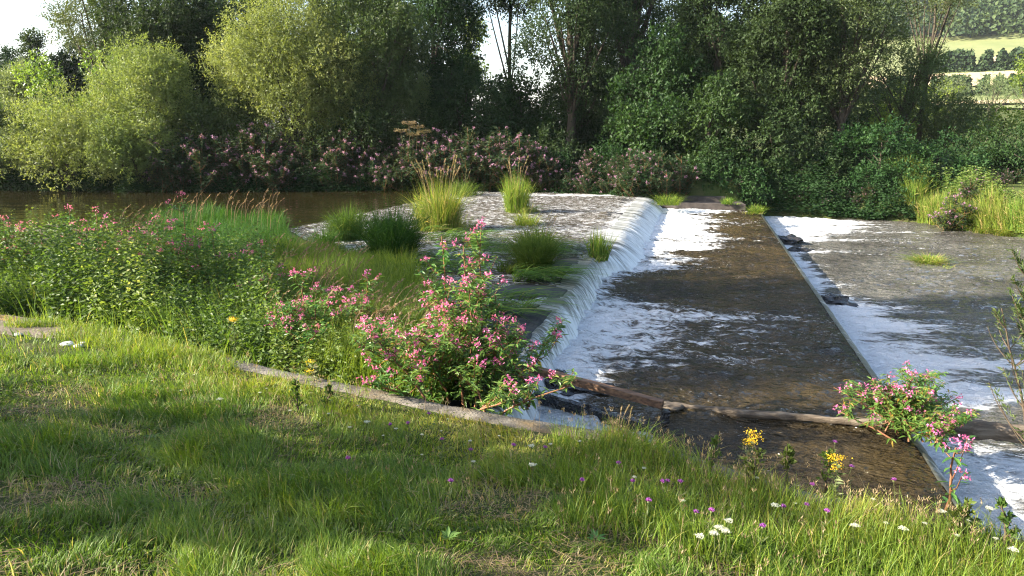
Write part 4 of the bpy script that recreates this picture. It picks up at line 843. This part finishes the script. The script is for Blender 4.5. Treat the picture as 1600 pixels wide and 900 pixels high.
logm("log", [(5.0, 9.75, .06), (5.8, 9.55, .07), (6.6, 9.35, .05), (8.5, 8.9, .0)], .12, M['drift'], "thick weathered log sticking out over the lower river at the right", seed=8)
mb = MB(); x, y = un(550 + 500, 628, .05); mb.blob((1.98 + .35, 10.32, .03), (.16, .09, .06), 3); tag(mb.build("driftwood", M['drift'], smooth=True), "short pale driftwood piece next to the beam post", "driftwood")
for q, (px, py, z, sx, sy, sz, lb) in enumerate([(872, 606, .0, .22, .16, .24, "black wet rock in the foam under the beam"), (1228, 378, -.55, .75, .42, .26, "dark flat rock below the far part of the lower drop"), (1246, 392, -.62, .5, .3, .12, "small dark rock in the foam next to the flat one"),
                                         (1302, 472, -.6, .42, .32, .18, "dark rock awash in the foam below the middle of the lower drop"), (918, 612, .0, .5, .14, .12, "low black rock behind the beam end"), (1322, 480, -.66, .3, .2, .12, "small dark stone beside the rock awash")]):
    x, y = un(px, py, z); mb = MB()
    mb.blob((0, 0, 0), (sx, sy, sz), q * 3.1, .55, (16, 22)); o = mb.build("rock", M['rock'], smooth=False); o.location = (x, y, z); tag(o, lb, "rock")
r = np.random.default_rng(31)
for q, (px, py, L_, a, lb) in enumerate([(70, 385, 2.2, .1, "dark driftwood branch lying lowest in the pile at the pool edge"), (85, 380, 1.9, .7, "driftwood branch tilted right in the pile at the pool edge"), (100, 383, 2.4, -.35, "long driftwood branch crossing the pile at the pool edge"),
                                    (60, 378, 1.5, 2.6, "driftwood branch pointing up left in the pile at the pool edge"), (115, 388, 1.6, .3, "short thick driftwood branch at the right of the pile"), (125, 382, 1.8, -.1, "thin driftwood branch behind the pile at the pool edge")]):
    x, y = un(px, py, .65); mb = MB(); u = np.linspace(-.5, .5, 9)[:, None]; dv = np.array([math.cos(a), math.sin(a) * .5, .18 * math.sin(q * 2.1)])
    mb.tube(u * dv * L_ + np.array([0, 0, .16 + .06 * q]) + r.normal(size=(9, 3)) * .03, np.linspace(.075, .03, 9), 6); mb.tube([dv * L_ * .1 + np.array([0, 0, .2]), dv * L_ * .1 + np.array([.2, 0, .55 + .05 * q])], [.03, .012], 5)
    o = mb.build("driftwood", M['drift'], smooth=True); o.location = (x, y, .62); tag(o, lb, "driftwood", "driftwood pile at the pool edge")
for q, (px, py, s, lb) in enumerate([(105, 537, .10, "pale flat stone on the bare path at the left"), (122, 540, .07, "smaller pale stone right of the flat one on the path"), (28, 522, .07, "grey stone on the bare path near the left edge"), (130, 533, .045, "tiny pale stone on the path edge")]):
    x, y = un(px, py, 1.1); mb = MB(); mb.blob((0, 0, 0), (s, s * .8, s * .35), q + 5, .3); o = mb.build("stone", M['stone_pale'], smooth=True); o.location = (x, y, float(bankh(np.array(x), np.array(y))) + .02); tag(o, lb, "stone")

# ------------------------------------------------------------------ vegetation masses on the silt between wall and pool
def inpoly(poly, x, y):
    c = np.zeros(len(x), bool); n = len(poly)
    for i in range(n):
        x0, y0 = poly[i]; x1, y1 = poly[i - 1]
        c ^= ((y0 > y) != (y1 > y)) & (x < (x1 - x0) * (y - y0) / (y1 - y0 + 1e-12) + x0)
    return c
def scatter(poly, n, z, r):
    p = np.array(poly, float); P = []; tot = 0
    W_ = np.array([un(*q, z) for q in poly]); lo, hi = W_.min(0), W_.max(0)
    while tot < n:
        x = r.uniform(lo[0], hi[0], n * 3); y = r.uniform(lo[1], hi[1], n * 3); k = inpoly(W_, x, y) & (y > wally(x) + .08); P.append(np.stack([x[k], y[k]], 1)); tot += k.sum()
    return np.concatenate(P)[:n]
# silt bank under the plants (real ground)
SILT = [(-300, 400), (-300, 560), (0, 500), (250, 545), (450, 590), (620, 622), (760, 660), (800, 640), (790, 590), (730, 520), (690, 455), (600, 425), (520, 400), (440, 352), (330, 338), (230, 350), (150, 395), (60, 400)]
W_ = np.array([un(*q, .62) for q in SILT]); gx = np.linspace(W_[:, 0].min(), W_[:, 0].max(), 260); gy = np.linspace(7, W_[:, 1].max() + .5, 260)
GX, GY = np.meshgrid(gx, gy, indexing='ij'); ins = inpoly(W_, GX.ravel(), GY.ravel()).reshape(GX.shape).astype(float)
for _ in range(6): ins = (ins + np.roll(ins, 1, 0) + np.roll(ins, -1, 0) + np.roll(ins, 1, 1) + np.roll(ins, -1, 1)) / 5
GZ = .50 + .20 * ins + .05 * (fbm(GX * 2, GY * 2, 3) - .5) * ins - .5 * (1 - sstep(.05, .3, ins))
def keep_grid(name, mat, X, Y, Z, keep):
    a, b = X.shape; V = np.stack([X, Y, Z], -1).reshape(-1, 3); i = np.arange(a - 1)[:, None] * b; j = np.arange(b - 1)[None]
    Q = np.stack([i + j, i + b + j, i + b + j + 1, i + j + 1], -1)[keep[:-1, :-1]]; used = np.unique(Q); mp = np.full(len(V), -1); mp[used] = np.arange(len(used)); m_ = MB(); m_.add(V[used], mp[Q], .5); return m_.build(name, mat, smooth=True)
tag(keep_grid("silt_bank", M['ground'], GX, GY, GZ, (ins > .03) & (GX < crestx(np.clip(GY, 7.4, 38)) - .5) & (GY > wally(GX) - .05)), kind='structure')

def herb(mb, P, z, H, k, L, W, r, tone):
    n = len(P); H = np.broadcast_to(H, (n,)); lean = r.normal(size=(n, 2)) * .12
    for q in range(k):
        f = (q + r.random(n)) / k * .95 + .05; an = q * 2.4 + r.uniform(0, 1.2, n); D = np.stack([np.cos(an), np.sin(an), r.uniform(-.5, .4, n)], 1)
        B = np.stack([P[:, 0] + lean[:, 0] * f * H, P[:, 1] + lean[:, 1] * f * H, z + H * f], 1)
        mb.leaves(B, D, np.array([[-.4, -.2, .6]]) + rdir(n, r) * .9, L * (1.25 - .7 * f) * r.uniform(.7, 1.3, n), W * (1.25 - .6 * f), np.clip(tone + .12 * f + r.normal(size=n) * .15, 0, 1))
r = np.random.default_rng(61)
NET = [(-260, 440), (-260, 560), (0, 500), (250, 545), (400, 580), (440, 588), (440, 470), (340, 430), (200, 425), (80, 440)]
mb = MB(); P = scatter(NET, 2500, .65, r); bumps = fbm(P[:, 0] * .8 + 9, P[:, 1] * .8 + 9, 3)
H = (1 - .25 * sstep(2, 4, P[:, 1] - wally(P[:, 0]))) * (.18 + 1.65 * sstep(.30, .72, bumps) * .75 + .45 * r.random(len(P)) ** 2 + .25) * sstep(0, 1.2, P[:, 1] - wally(P[:, 0]) + .7); herb(mb, P, .66, H, 22, .105, .05, r, .30 + 1.2 * (fbm(P[:, 0] * 1.7, P[:, 1] * 1.7 + 70, 3) - .5))
tag(mb.build("nettles", M['nettle']), kind='stuff')
mb = MB(); P = scatter([(430, 500), (430, 590), (620, 622), (820, 650), (800, 560), (640, 540), (560, 500)], 900, .65, r); herb(mb, P, .66, .35 + .45 * r.random(900), 16, .10, .035, r, .5)
tag(mb.build("undergrowth", M['nettle']), kind='stuff')
def grassmass(poly, n, z, h0, h1, bend, bw, tone, r, segs=4, dirb=None):
    P = scatter(poly, n, z, r); nz = fbm(P[:, 0] * .9 + 3, P[:, 1] * .9 + 3, 3); mb = MB(); a = nz * 14 + r.normal(size=n) * .7; lean = np.stack([np.cos(a), np.sin(a), 0 * a], 1) * r.uniform(.25, .95, n)[:, None]
    mb.blades(np.stack([P[:, 0], P[:, 1], 0 * a + z], 1), h0 + (h1 - h0) * np.clip(nz * 1.3 - .15 + r.normal(size=n) * .12, 0, 1), bw * r.uniform(.6, 1.4, n), lean, bend * r.uniform(.2, 1.2, n), np.clip(tone + .3 * (nz - .5) + r.normal(size=n) * .15, 0, 1), segs); return mb
mb = grassmass(NET, 6000, .66, .35, 1.15, .8, .011, .6, r); tag(mb.build('tall_grass', M['reed']), kind='stuff')
# tall reed canary grass in several stands, each a mass nobody could count
mb = grassmass([(235, 350), (235, 440), (440, 430), (470, 400), (440, 348), (330, 336)], 9000, .66, .35, 1.05, 1.3, .014, .45, r); tag(mb.build("tall_grass", M['sedge']), kind='stuff')
mb = grassmass([(420, 400), (400, 470), (440, 560), (560, 570), (680, 560), (700, 470), (640, 430), (520, 400)], 14000, .66, .35, .85, .8, .013, .5, r); tag(mb.build("tall_grass", M['reed']), kind='stuff')
mb = grassmass([(470, 500), (480, 585), (620, 618), (700, 630), (700, 560), (600, 520)], 10000, .68, .35, .9, .6, .010, .58, r); tag(mb.build("tall_grass", M['reed']), kind='stuff')
mb = grassmass([(-200, 395), (-200, 450), (100, 440), (240, 440), (240, 400), (150, 405)], 8000, .66, .35, .7, .7, .016, .7, r); tag(mb.build("tall_grass", M['reed']), kind='stuff')
# flattened trailing grass mats on the wet crest
mats_ = [[(650, 362), (640, 380), (740, 382), (760, 368)], [(720, 385), (720, 400), (820, 408), (890, 398), (880, 384), (790, 378)], [(790, 428), (800, 442), (880, 440), (890, 428), (840, 420)], [(720, 455), (740, 500), (820, 500), (835, 475), (790, 462)], [(570, 400), (570, 415), (740, 432), (760, 418), (680, 405)]]
mb = MB()
for poly in mats_:
    n = 620; P = scatter(poly, n, .6, r); P = P[fbm(P[:, 0] * 1.1 + 4, P[:, 1] * 2.2, 3) > .47]; n = len(P); a = -.25 + r.normal(size=n) * .5; lean = np.stack([np.cos(a), np.sin(a), 0 * a], 1)
    mb.blades(np.stack([P[:, 0], P[:, 1], .58 + r.random(n) * .14], 1), r.uniform(.3, .75, n), .03, lean * 1.25, r.uniform(1.5, 2.0, n), np.clip(.5 + r.normal(size=n) * .22, 0, 1), 4)
V = mb.V
for v_ in V: v_[:, 2] = np.maximum(.60 + (v_[:, 2] - .58) * .8, .53)
tag(mb.build("grass_mat", M['reed']), kind='stuff')
# pale seed stalks (stuff)
mb = MB()
for poly, n, z, h0, h1 in [([(540, 520), (540, 590), (660, 600), (690, 560), (640, 520)], 80, .66, .8, 1.2), ([(260, 350), (260, 380), (440, 375), (440, 350)], 45, .66, 1.1, 1.5), ([(400, 440), (400, 560), (560, 570), (560, 440)], 70, .66, 1.0, 1.4), ([(180, 400), (180, 440), (260, 440), (260, 400)], 40, .66, 1.3, 1.7)]:
    P = scatter(poly, n, z, r)
    for q in range(n):
        a = r.uniform(-.6, .9); H_ = r.uniform(h0, h1); u = np.linspace(0, 1, 7)[:, None]; le = np.array([math.cos(a), math.sin(a), 0]) * r.uniform(.1, .45)
        pts = np.array([P[q, 0], P[q, 1], z]) + le * u ** 2.5 + np.array([0, 0, H_]) * (u - .18 * u ** 4); mb.tube(pts, .0035, 3 + 1, .2)
        kq = 16; tt = r.random(kq)[:, None]; PP = pts[-2] + (pts[-1] - pts[-2]) * tt * 1.1; mb.leaves(PP, norm(pts[-1] - pts[-2] + rdir(kq, r) * .08), rdir(kq, r), .05, .013, r.random(kq))
tag(mb.build("grass_seed_heads", M['straw']), kind='stuff')
# shaggy growth at the foot of the far bank
mb = MB(); n = 16000; x = r.uniform(-32, 24, n); y = np.interp(x, FX, FY) + r.uniform(-.45, 1.6, n) + .5 * (fbm(x * .9, x * 0 + 5, 3) - .5); z = np.maximum(landh(x, y), .35 * (x < 8) - .55 * (x >= 8)); 
k_ = (x < 7.5) | (x > 11.8); x, y, z = x[k_], y[k_], z[k_]; n = len(x)
herb(mb, np.stack([x, y], 1), z, .2 + 1.5 * sstep(.3, .75, fbm(x * .8, y * .8, 3)), 8, .20, .075, r, .12)
tag(mb.build("bank_undergrowth", M['bushleaf']), kind='stuff')

mb = MB(); n = 1500; x = r.uniform(19.4, 27, n); y = np.interp(x, FX, FY) + r.uniform(-.2, 3.2, n); k_ = r.random(n) < .5; x[k_] = 20.6 + r.uniform(-.5, 1.4, k_.sum()); y[k_] = 36.9 - (x[k_] * 0 + r.uniform(0, 6, k_.sum())); k_ = fard(x, y) > -.3; x, y = x[k_], y[k_]; n = len(x)
herb(mb, np.stack([x, y], 1), np.maximum(landh(x, y), -.6), .5 + 1.1 * fbm(x * .8, y * .8, 3), 16, .19, .06, r, .55)
tag(mb.build("bank_herbs", M['nettle']), kind='stuff')
# ------------------------------------------------------------------ grass of the near bank
r = np.random.default_rng(77); N0 = 230000
dist_ = 2.1 + 8.5 * r.random(N0) ** 1.25; az = r.uniform(-.74, .74, N0); gx = np.sin(az) * dist_ / np.cos(az) ** .3; gy = np.cos(az) * dist_
ex = 60000; gx = np.concatenate([gx, r.uniform(-16, 9, ex)]); gy = np.concatenate([gy, r.uniform(.5, 14, ex)])
wd_ = wally(gx) - .38 - gy
cov = fbm(gx * 3.1 + 11, gy * 3.1 + 11, 3); dryn = fbm(gx * .9 + 61, gy * 1.3 + 61, 4); tuft = fbm(gx * 1.6 + 5, gy * 1.6 + 5, 4)
dry = sstep(.58, .70, dryn)
wallbare = sstep(-4.2, -2.6, gx) * sstep(1.3, .6, gx)
k_ = (wd_ > -.16 + .28 * cov - .22 + .26 * wallbare) & (r.random(len(gx)) < (1 - .72 * dry)) & ~((np.hypot((gx - cx) / 1.5, (gy - cyy + .15 + (gx - cx) * .35) / .42) < .9) & (r.random(len(gx)) < .8))
gx, gy, wd_, cov, dry, tuft, wallbare = [a[k_] for a in (gx, gy, wd_, cov, dry, tuft, wallbare)]; n = len(gx)
right = sstep(.2, 2.0, gx) * sstep(3.0, 0.5, wd_)
H = .05 + .15 * sstep(.38, .68, tuft) + .05 * r.random(n) + .10 * right * r.random(n) + .04 * sstep(.6, .1, wd_); H *= r.uniform(.6, 1.3, n) * (1 - .35 * dry) * (1 - .62 * wallbare * sstep(1.0, .1, wd_))
a = tuft * 16 + r.normal(size=n) * .8; ls = r.uniform(.15, 1.15, n)
tone = .33 + .30 * (fbm(gx * .7 + 90, gy * .7 + 90, 3) - .5) * 2 + r.normal(size=n) * .10 + .22 * sstep(1.6, .1, wd_) + .18 * dry; tone = np.where(r.random(n) < .07 + .25 * dry, r.uniform(.8, 1, n), tone)
mb = MB(); mb.blades(np.stack([gx, gy, bankh(gx, gy) - .01], 1), H, (.0042 + .0006 * np.hypot(gx, gy)) * r.uniform(.6, 1.5, n), np.stack([np.cos(a) * ls, np.sin(a) * ls, 0 * a], 1), r.uniform(.2, 1.2, n), np.clip(tone, 0, 1), 3)
tag(mb.build("grass", M['grass']), kind='stuff')
mb = MB(); n = 16000; gx = r.uniform(-14, -1.6, n); wd_ = r.uniform(-.34, .5, n); gy = wally(gx) - .38 - wd_; k_ = (fbm(gx * 1.3, gy * 1.3 + 44, 3) > .38) & (r.random(n) < .15 + .85 * sstep(-2.8, -4.4, gx)); gx, gy = gx[k_], gy[k_]; n = len(gx); a = r.uniform(0, 6.28, n)
mb.blades(np.stack([gx, gy, np.maximum(bankh(gx, gy), 1.0)], 1), r.uniform(.08, .26, n), .008, np.stack([np.cos(a), np.sin(a), 0 * a], 1) * r.uniform(.2, 1.1, n)[:, None], r.uniform(.2, 1.2, n), np.clip(.5 + r.normal(size=n) * .16, 0, 1), 3)
tag(mb.build("verge_grass", M['grass']), kind='stuff')
# dry thatch lying in the bare patches
n = 60000; gx = r.uniform(-6.5, 5.5, n); gy = r.uniform(2.0, 10, n); dryn = fbm(gx * .9 + 61, gy * 1.3 + 61, 4); k_ = (r.random(n) < .12 + .9 * sstep(.56, .66, dryn)) & (wally(gx) - .35 - gy > 0)
gx, gy = gx[k_], gy[k_]; n = len(gx); a = r.uniform(0, 6.28, n); mb = MB()
mb.leaves(np.stack([gx, gy, bankh(gx, gy) + .012 + .03 * r.random(n)], 1), np.stack([np.cos(a), np.sin(a), r.normal(size=n) * .14], 1), np.array([[0, 0, 1.]]) + rdir(n, r) * .3, r.uniform(.06, .22, n), .0055, r.random(n) * .7)
tag(mb.build("dry_grass", M['straw']), kind='stuff')
# clover and small broad leaves low in the turf
n = 26000; gx = r.uniform(-7, 6, n); gy = r.uniform(2.2, 10, n); k_ = (fbm(gx * 1.1 + 30, gy * 1.1 + 30, 3) > .5) & (wally(gx) - .4 - gy > 0); gx, gy = gx[k_], gy[k_]; n = len(gx); a = r.uniform(0, 6.28, n); mb = MB()
mb.leaves(np.stack([gx, gy, bankh(gx, gy) + .03 + .07 * r.random(n)], 1), np.stack([np.cos(a), np.sin(a), r.uniform(-.2, .5, n)], 1), np.array([[0, 0, 1.]]) + rdir(n, r) * .3, r.uniform(.02, .045, n), .018, np.clip(.4 + r.normal(size=n) * .2, 0, 1))
tag(mb.build("clover", M['nettle']), kind='stuff')
# taller meadow growth along the wall at the right and thin dry stalks
mb = MB(); n = 15000; gx = r.uniform(.4, 6.5, n); wd_ = .1 + 2.2 * r.random(n) ** 1.5; gy = wally(gx) - .38 - wd_; a = r.uniform(0, 6.28, n)
mb.blades(np.stack([gx, gy, bankh(gx, gy)], 1), r.uniform(.12, .36, n) * (.6 + .8 * fbm(gx * 1.5, gy * 1.5, 3)), .006, np.stack([np.cos(a), np.sin(a), 0 * a], 1) * r.uniform(.2, .9, n)[:, None], r.uniform(.2, 1, n), np.clip(.42 + r.normal(size=n) * .17, 0, 1), 4)
tag(mb.build("meadow_grass", M['grass']), kind='stuff')
mb = MB(); P_ = []
n = 650; gx = np.concatenate([r.uniform(-4, 6.5, 500), r.uniform(.6, 3.2, 150)]); wd_ = np.concatenate([r.random(500) * 2.5, r.uniform(-.05, .5, 150)]); gy = wally(gx) - .38 - wd_; a = r.uniform(0, 6.28, n)
hs = np.concatenate([r.uniform(.15, .4, 500), r.uniform(.25, .5, 150)]); P0 = np.stack([gx, gy, bankh(gx, gy)], 1); ls = np.stack([np.cos(a), np.sin(a), 0 * a], 1) * r.uniform(.1, .6, n)[:, None]
mb.blades(P0, hs, .004, ls, .5, r.random(n) * .8, 4)
tp = P0 + np.array([[0, 0, 1.]]) * (hs * .775)[:, None] + ls * (hs * (.25 + .375))[:, None]
for q in range(7): mb.leaves(tp + rdir(n, r) * .018, norm(np.array([[0, 0, 1.]]) + rdir(n, r) * .6), rdir(n, r), .03, .007, r.random(n))
tag(mb.build("dry_stalks", M['straw']), kind='stuff')

# ------------------------------------------------------------------ flowers on the bank
def bank_at(px, py):
    z = 1.2
    for _ in range(12): x, y = un(px, py, z); z = float(bankh(np.array(x), np.array(y)))
    return x, y, z
def umbel(seed, rad, h):
    r = np.random.default_rng(seed); t = empty("wild_carrot", label="", cat="wildflower"); ms = MB(); ms.tube([(0, 0, 0), (.01, 0, h * .6), (0, .01, h)], [.003, .0025, .002], 4); mf = MB()
    for q in range(16):
        a = q * 2.4; rr_ = rad * math.sqrt((q + .5) / 16); e = np.array([rr_ * math.cos(a), rr_ * math.sin(a), h + .02 - rr_ * .15]); ms.tube([(0, 0, h - .015), e], [.0008, .0006], 4)
        mf.leaves(e + r.normal(size=(12, 3)) * rad * .14 * np.array([1, 1, .25]), rdir(12, r) * np.array([1, 1, .3]), np.array([[0, 0, 1.]]) + rdir(12, r) * .3, rad * .24, rad * .24, r.random(12))
    ms.build("stem", M['stem'], t); mf.build("umbel", M['white_petal'], t); return t
def knapweed(seed, h):
    r = np.random.default_rng(seed); t = empty("knapweed", label="", cat="wildflower"); ms = MB(); ms.tube([(0, 0, 0), (.015, 0, h * .6), (0, .01, h)], [.003, .0025, .002], 4)
    f = r.uniform(.1, .8, 10); a = r.uniform(0, 6.28, 10); ms.leaves(np.stack([0 * f, 0 * f, f * h], 1), np.stack([np.cos(a), np.sin(a), .6 + 0 * a], 1), rdir(10, r), .06, .008, r.random(10)); ms.blob((0, .01, h), .010, 2, .1, (5, 7))
    mf = MB(); n = 40; d_ = rdir(n, r); d_[:, 2] = np.abs(d_[:, 2]); mf.leaves(np.tile([[0, .01, h + .008]], (n, 1)), d_ + np.array([0, 0, .3]), rdir(n, r), .026, .008, r.random(n)); ms.build("stem", M['stem'], t); mf.build("flower_head", M['purple'], t); return t
def near_words(px, py):
    s = "left part of the grass" if px < 500 else ("middle of the grass" if px < 1000 else "meadow at the right")
    v = "close to the wall" if py < 690 else ("halfway down the slope" if py < 780 else "in the foreground")
    return s, v
up = [umbel(500 + q, rd, hh_) for q, (rd, hh_) in enumerate([(.016, .18), (.028, .24), (.012, .15)])]; kn = [knapweed(520 + q, hh_) for q, hh_ in enumerate((.22, .3))]
UP = [(347, 634, 1), (145, 590, 2), (285, 616, 2), (408, 620, 0), (418, 612, 2), (548, 678, 0), (575, 672, 1), (620, 680, 0), (660, 690, 0), (700, 662, 2), (735, 700, 0), (830, 712, 1), (860, 705, 0), (740, 735, 0), (660, 722, 2), (832, 745, 1), (990, 760, 0), (1005, 745, 0), (1090, 868, 1), (1120, 852, 1), (1135, 840, 1), (1112, 862, 1), (1130, 858, 1), (1205, 805, 0), (1240, 800, 2), (1208, 812, 1), (1065, 800, 0), (1330, 845, 1), (1405, 850, 1), (1465, 820, 1), (1510, 830, 0), (1540, 815, 1), (1575, 885, 1), (1440, 835, 0), (1380, 835, 0), (1360, 795, 0), (690, 682, 2), (1180, 760, 0), (905, 700, 0), (480, 640, 2), (455, 650, 0), (515, 655, 0), (560, 640, 2), (600, 690, 2), (780, 690, 2), (305, 590, 2), (240, 600, 2), (1550, 860, 0), (1490, 855, 0)]
KN = [(545, 742, 1), (705, 780, 1), (612, 675, 0), (735, 718, 0), (803, 708, 0), (640, 672, 0), (1010, 812, 1), (1108, 828, 1), (1188, 855, 1), (1040, 770, 0), (1062, 778, 1), (1035, 770, 0), (965, 738, 0), (910, 768, 0), (1222, 812, 0), (1287, 826, 1), (1325, 742, 0), (1392, 772, 1), (1255, 808, 0), (1300, 702, 0), (850, 712, 0), (1265, 774, 0), (690, 700, 0), (985, 770, 0), (1083, 822, 0), (670, 655, 0)]
def scatter_flowers(protos, pts, desc, grp, hgt):
    used = [False] * len(protos); cnt = {}
    for px, py, k in pts:
        o = protos[k] if not used[k] else copy_tree(protos[k]); used[k] = True
        x, y, z = bank_at(px, py + hgt[k] * 150 * .8); o.location = (x, y, z); o.rotation_euler = (0, 0, px * .7)
        s, v = near_words(px, py); lb = f"{desc} in the {s}, {v}"; o["label"] = lb; o["group"] = f"{grp} in the {s}, {v}"
scatter_flowers(up, UP, "small flat white umbel flower", "white umbel flowers", (.18, .24, .15)); scatter_flowers(kn, KN, "single purple knapweed head", "purple knapweed", (.22, .3))
def ragwort(px, py, z, h, seed, label, n=3):
    r = np.random.default_rng(seed); t = empty("ragwort", label=label, cat="wildflower"); ms = MB(); x, y = un(px, py, z); t.location = (x, y, z)
    ms.tube([(0, 0, 0), (.02, 0, h * .6), (0, 0, h)], [.006, .005, .004], 5); f = r.uniform(.1, .85, 40); a = r.uniform(0, 6.28, 40)
    ms.leaves(np.stack([0 * f, 0 * f, f * h], 1), np.stack([np.cos(a), np.sin(a), .3 + 0 * a], 1), rdir(40, r), .09, .025, r.random(40)); ms.build("stem", M['stem'], t)
    for q in range(n):
        mf = MB(); c = np.array([r.uniform(-.07, .07), r.uniform(-.05, .05), h + r.uniform(-.09, .03)]); P = c + r.normal(size=(70, 3)) * np.array([.028, .028, .012]); mf.leaves(P, rdir(70, r) * np.array([1, 1, .3]), np.array([[0, 0, 1.]]) + rdir(70, r) * .5,   .012, .012, r.random(70)); mf.build("flower_head", M['yellow'], t)
    return t
ragwort(368, 560, .8, .62, 1, "yellow ragwort standing in front of the dark undergrowth at the left", 4)
ragwort(1164, 748, 1.05, .42, 2, "yellow ragwort against the brown water, upper one at the right", 4)
ragwort(1300, 790, 1.05, .42, 3, "yellow ragwort nearest the lower drop, right one of two", 3)
ragwort(490, 600, 1.0, .25, 4, "small pale yellow ragwort by the wall below the balsam", 2)

r = np.random.default_rng(88); pr = []
for q in range(3):
    t = empty("broadleaf_weed", label="", cat="weed"); mb = MB(); n = 9 + q * 2; a = np.arange(n) * 2.4; L_ = r.uniform(.07, .14, n)
    mb.leaves2(np.stack([.01 * np.cos(a), .01 * np.sin(a), .01 + 0 * a], 1), np.stack([np.cos(a), np.sin(a), r.uniform(.35, .9, n)], 1), np.array([[0, 0, 1.]]) + rdir(n, r) * .2, L_, L_ * .38, np.clip(.45 + r.normal(size=n) * .2, 0, 1)); mb.build("leaves", M['balsam_leaf'], t); pr.append(t)
WD = [(55, 735), (455, 760), (700, 850), (930, 850), (240, 690), (1150, 880)]
for q, (px, py) in enumerate(WD):
    o = pr[q] if q < 3 else copy_tree(pr[q % 3]); x, y, z = bank_at(px, py); o.location = (x, y, z + .03); o.rotation_euler = (0, 0, q * 1.1); k_ = r.uniform(.55, .85); o.scale = (k_, k_, k_)
    a_, b_ = near_words(px, py); o["label"] = f"low broad-leaved rosette in the {a_}, {b_}"; o["group"] = f"broadleaf weeds in the {a_}, {b_}"
# ------------------------------------------------------------------ leafy twigs at the right: vetch stems and a thin willow sapling
def sapling(px, py, z, h, seed, label, lean, mat, nb=14, leafn=30, L=.05, W=.014, name="sapling", cat="sapling"):
    r = np.random.default_rng(seed); t = empty(name, label=label, cat=cat); x, y = un(px, py, z); t.location = (x, y, z); ms, ml = MB(), MB()
    u = np.linspace(0, 1, 12)[:, None]; pts = np.array([[lean[0], lean[1], 0]]) * u ** 1.4 + np.array([[0, 0, h]]) * u + np.cumsum(r.normal(size=(12, 3)) * .008, 0); ms.tube(pts, .012 * (1 - .8 * u[:, 0]) + .0015, 5)
    for q in range(nb):
        i = r.integers(2, 11); s = pts[i]; a = r.uniform(0, 6.28); ln = h * r.uniform(.18, .42) * (1.2 - i / 12); e = s + np.array([math.cos(a) * ln * .6, math.sin(a) * ln * .6, ln * .8]); mid = (s + e) / 2 + np.array([math.cos(a), math.sin(a), -.5]) * ln * .12
        uu = np.linspace(0, 1, 6)[:, None]; c = (1 - uu) ** 2 * s + 2 * uu * (1 - uu) * mid + uu ** 2 * e; ms.tube(c, .004 * (1 - .7 * uu[:, 0]) + .001, 4)
        f = r.random(leafn)[:, None]; P = s + (e - s) * (.1 + .9 * f) + r.normal(size=(leafn, 3)) * .008; D = norm((e - s)[None] * 1.2 / ln + rdir(leafn, r)); ml.leaves(P, D, rdir(leafn, r), L * r.uniform(.6, 1.2, leafn), W, np.clip(.4 + r.normal(size=leafn) * .2, 0, 1))
    ms.build("stem", M['twig'], t, smooth=True); ml.build("leaves", mat, t); return t
sapling(1632, 812, 1.25, 1.85, 1, "thin dark leaved willow sapling rising at the right edge", (-.22, .2), M['willow_dark'], 26, 46, .05, .013)
sapling(1622, 815, 1.25, 1.5, 2, "bare twiggy sapling with small leaves at the right edge, left of the taller one", (-.36, .1), M['willow_dark'], 20, 22, .045, .012)
sapling(1625, 800, 1.25, 1.8, 3, "leafy willow sapling half outside the right edge", (-.1, .1), M['willow_dark'], 22, 46, .05, .013)
for q, (px, py, h, lb) in enumerate([(1180, 765, .42, "leafy herb with round leaves in front of the brown water"), (1290, 770, .40, "thin leafy herb between the two yellow ragworts"), (1490, 845, .25, "round leaved herb in front of the foam at the lower right"), (1570, 850, .35, "low leafy herb under the saplings"), (1225, 760, .3, "small herb right of the upper ragwort"), (1500, 845, .35, "bushy herb on the wall edge at the lower right"), (1110, 735, .3, "thin herb on the wall beyond the dry stalks"), (470, 640, .30, "grey green thistle-like herb standing in the grass left of centre"), (505, 640, .26, "slender herb beside the grey green one in the grass")]):
    sapling(px, py, 1.1, h, 40 + q, lb, (r.uniform(-.08, .08), 0), M['nettle'], 9, 14, .045, .026, "herb", "herb")
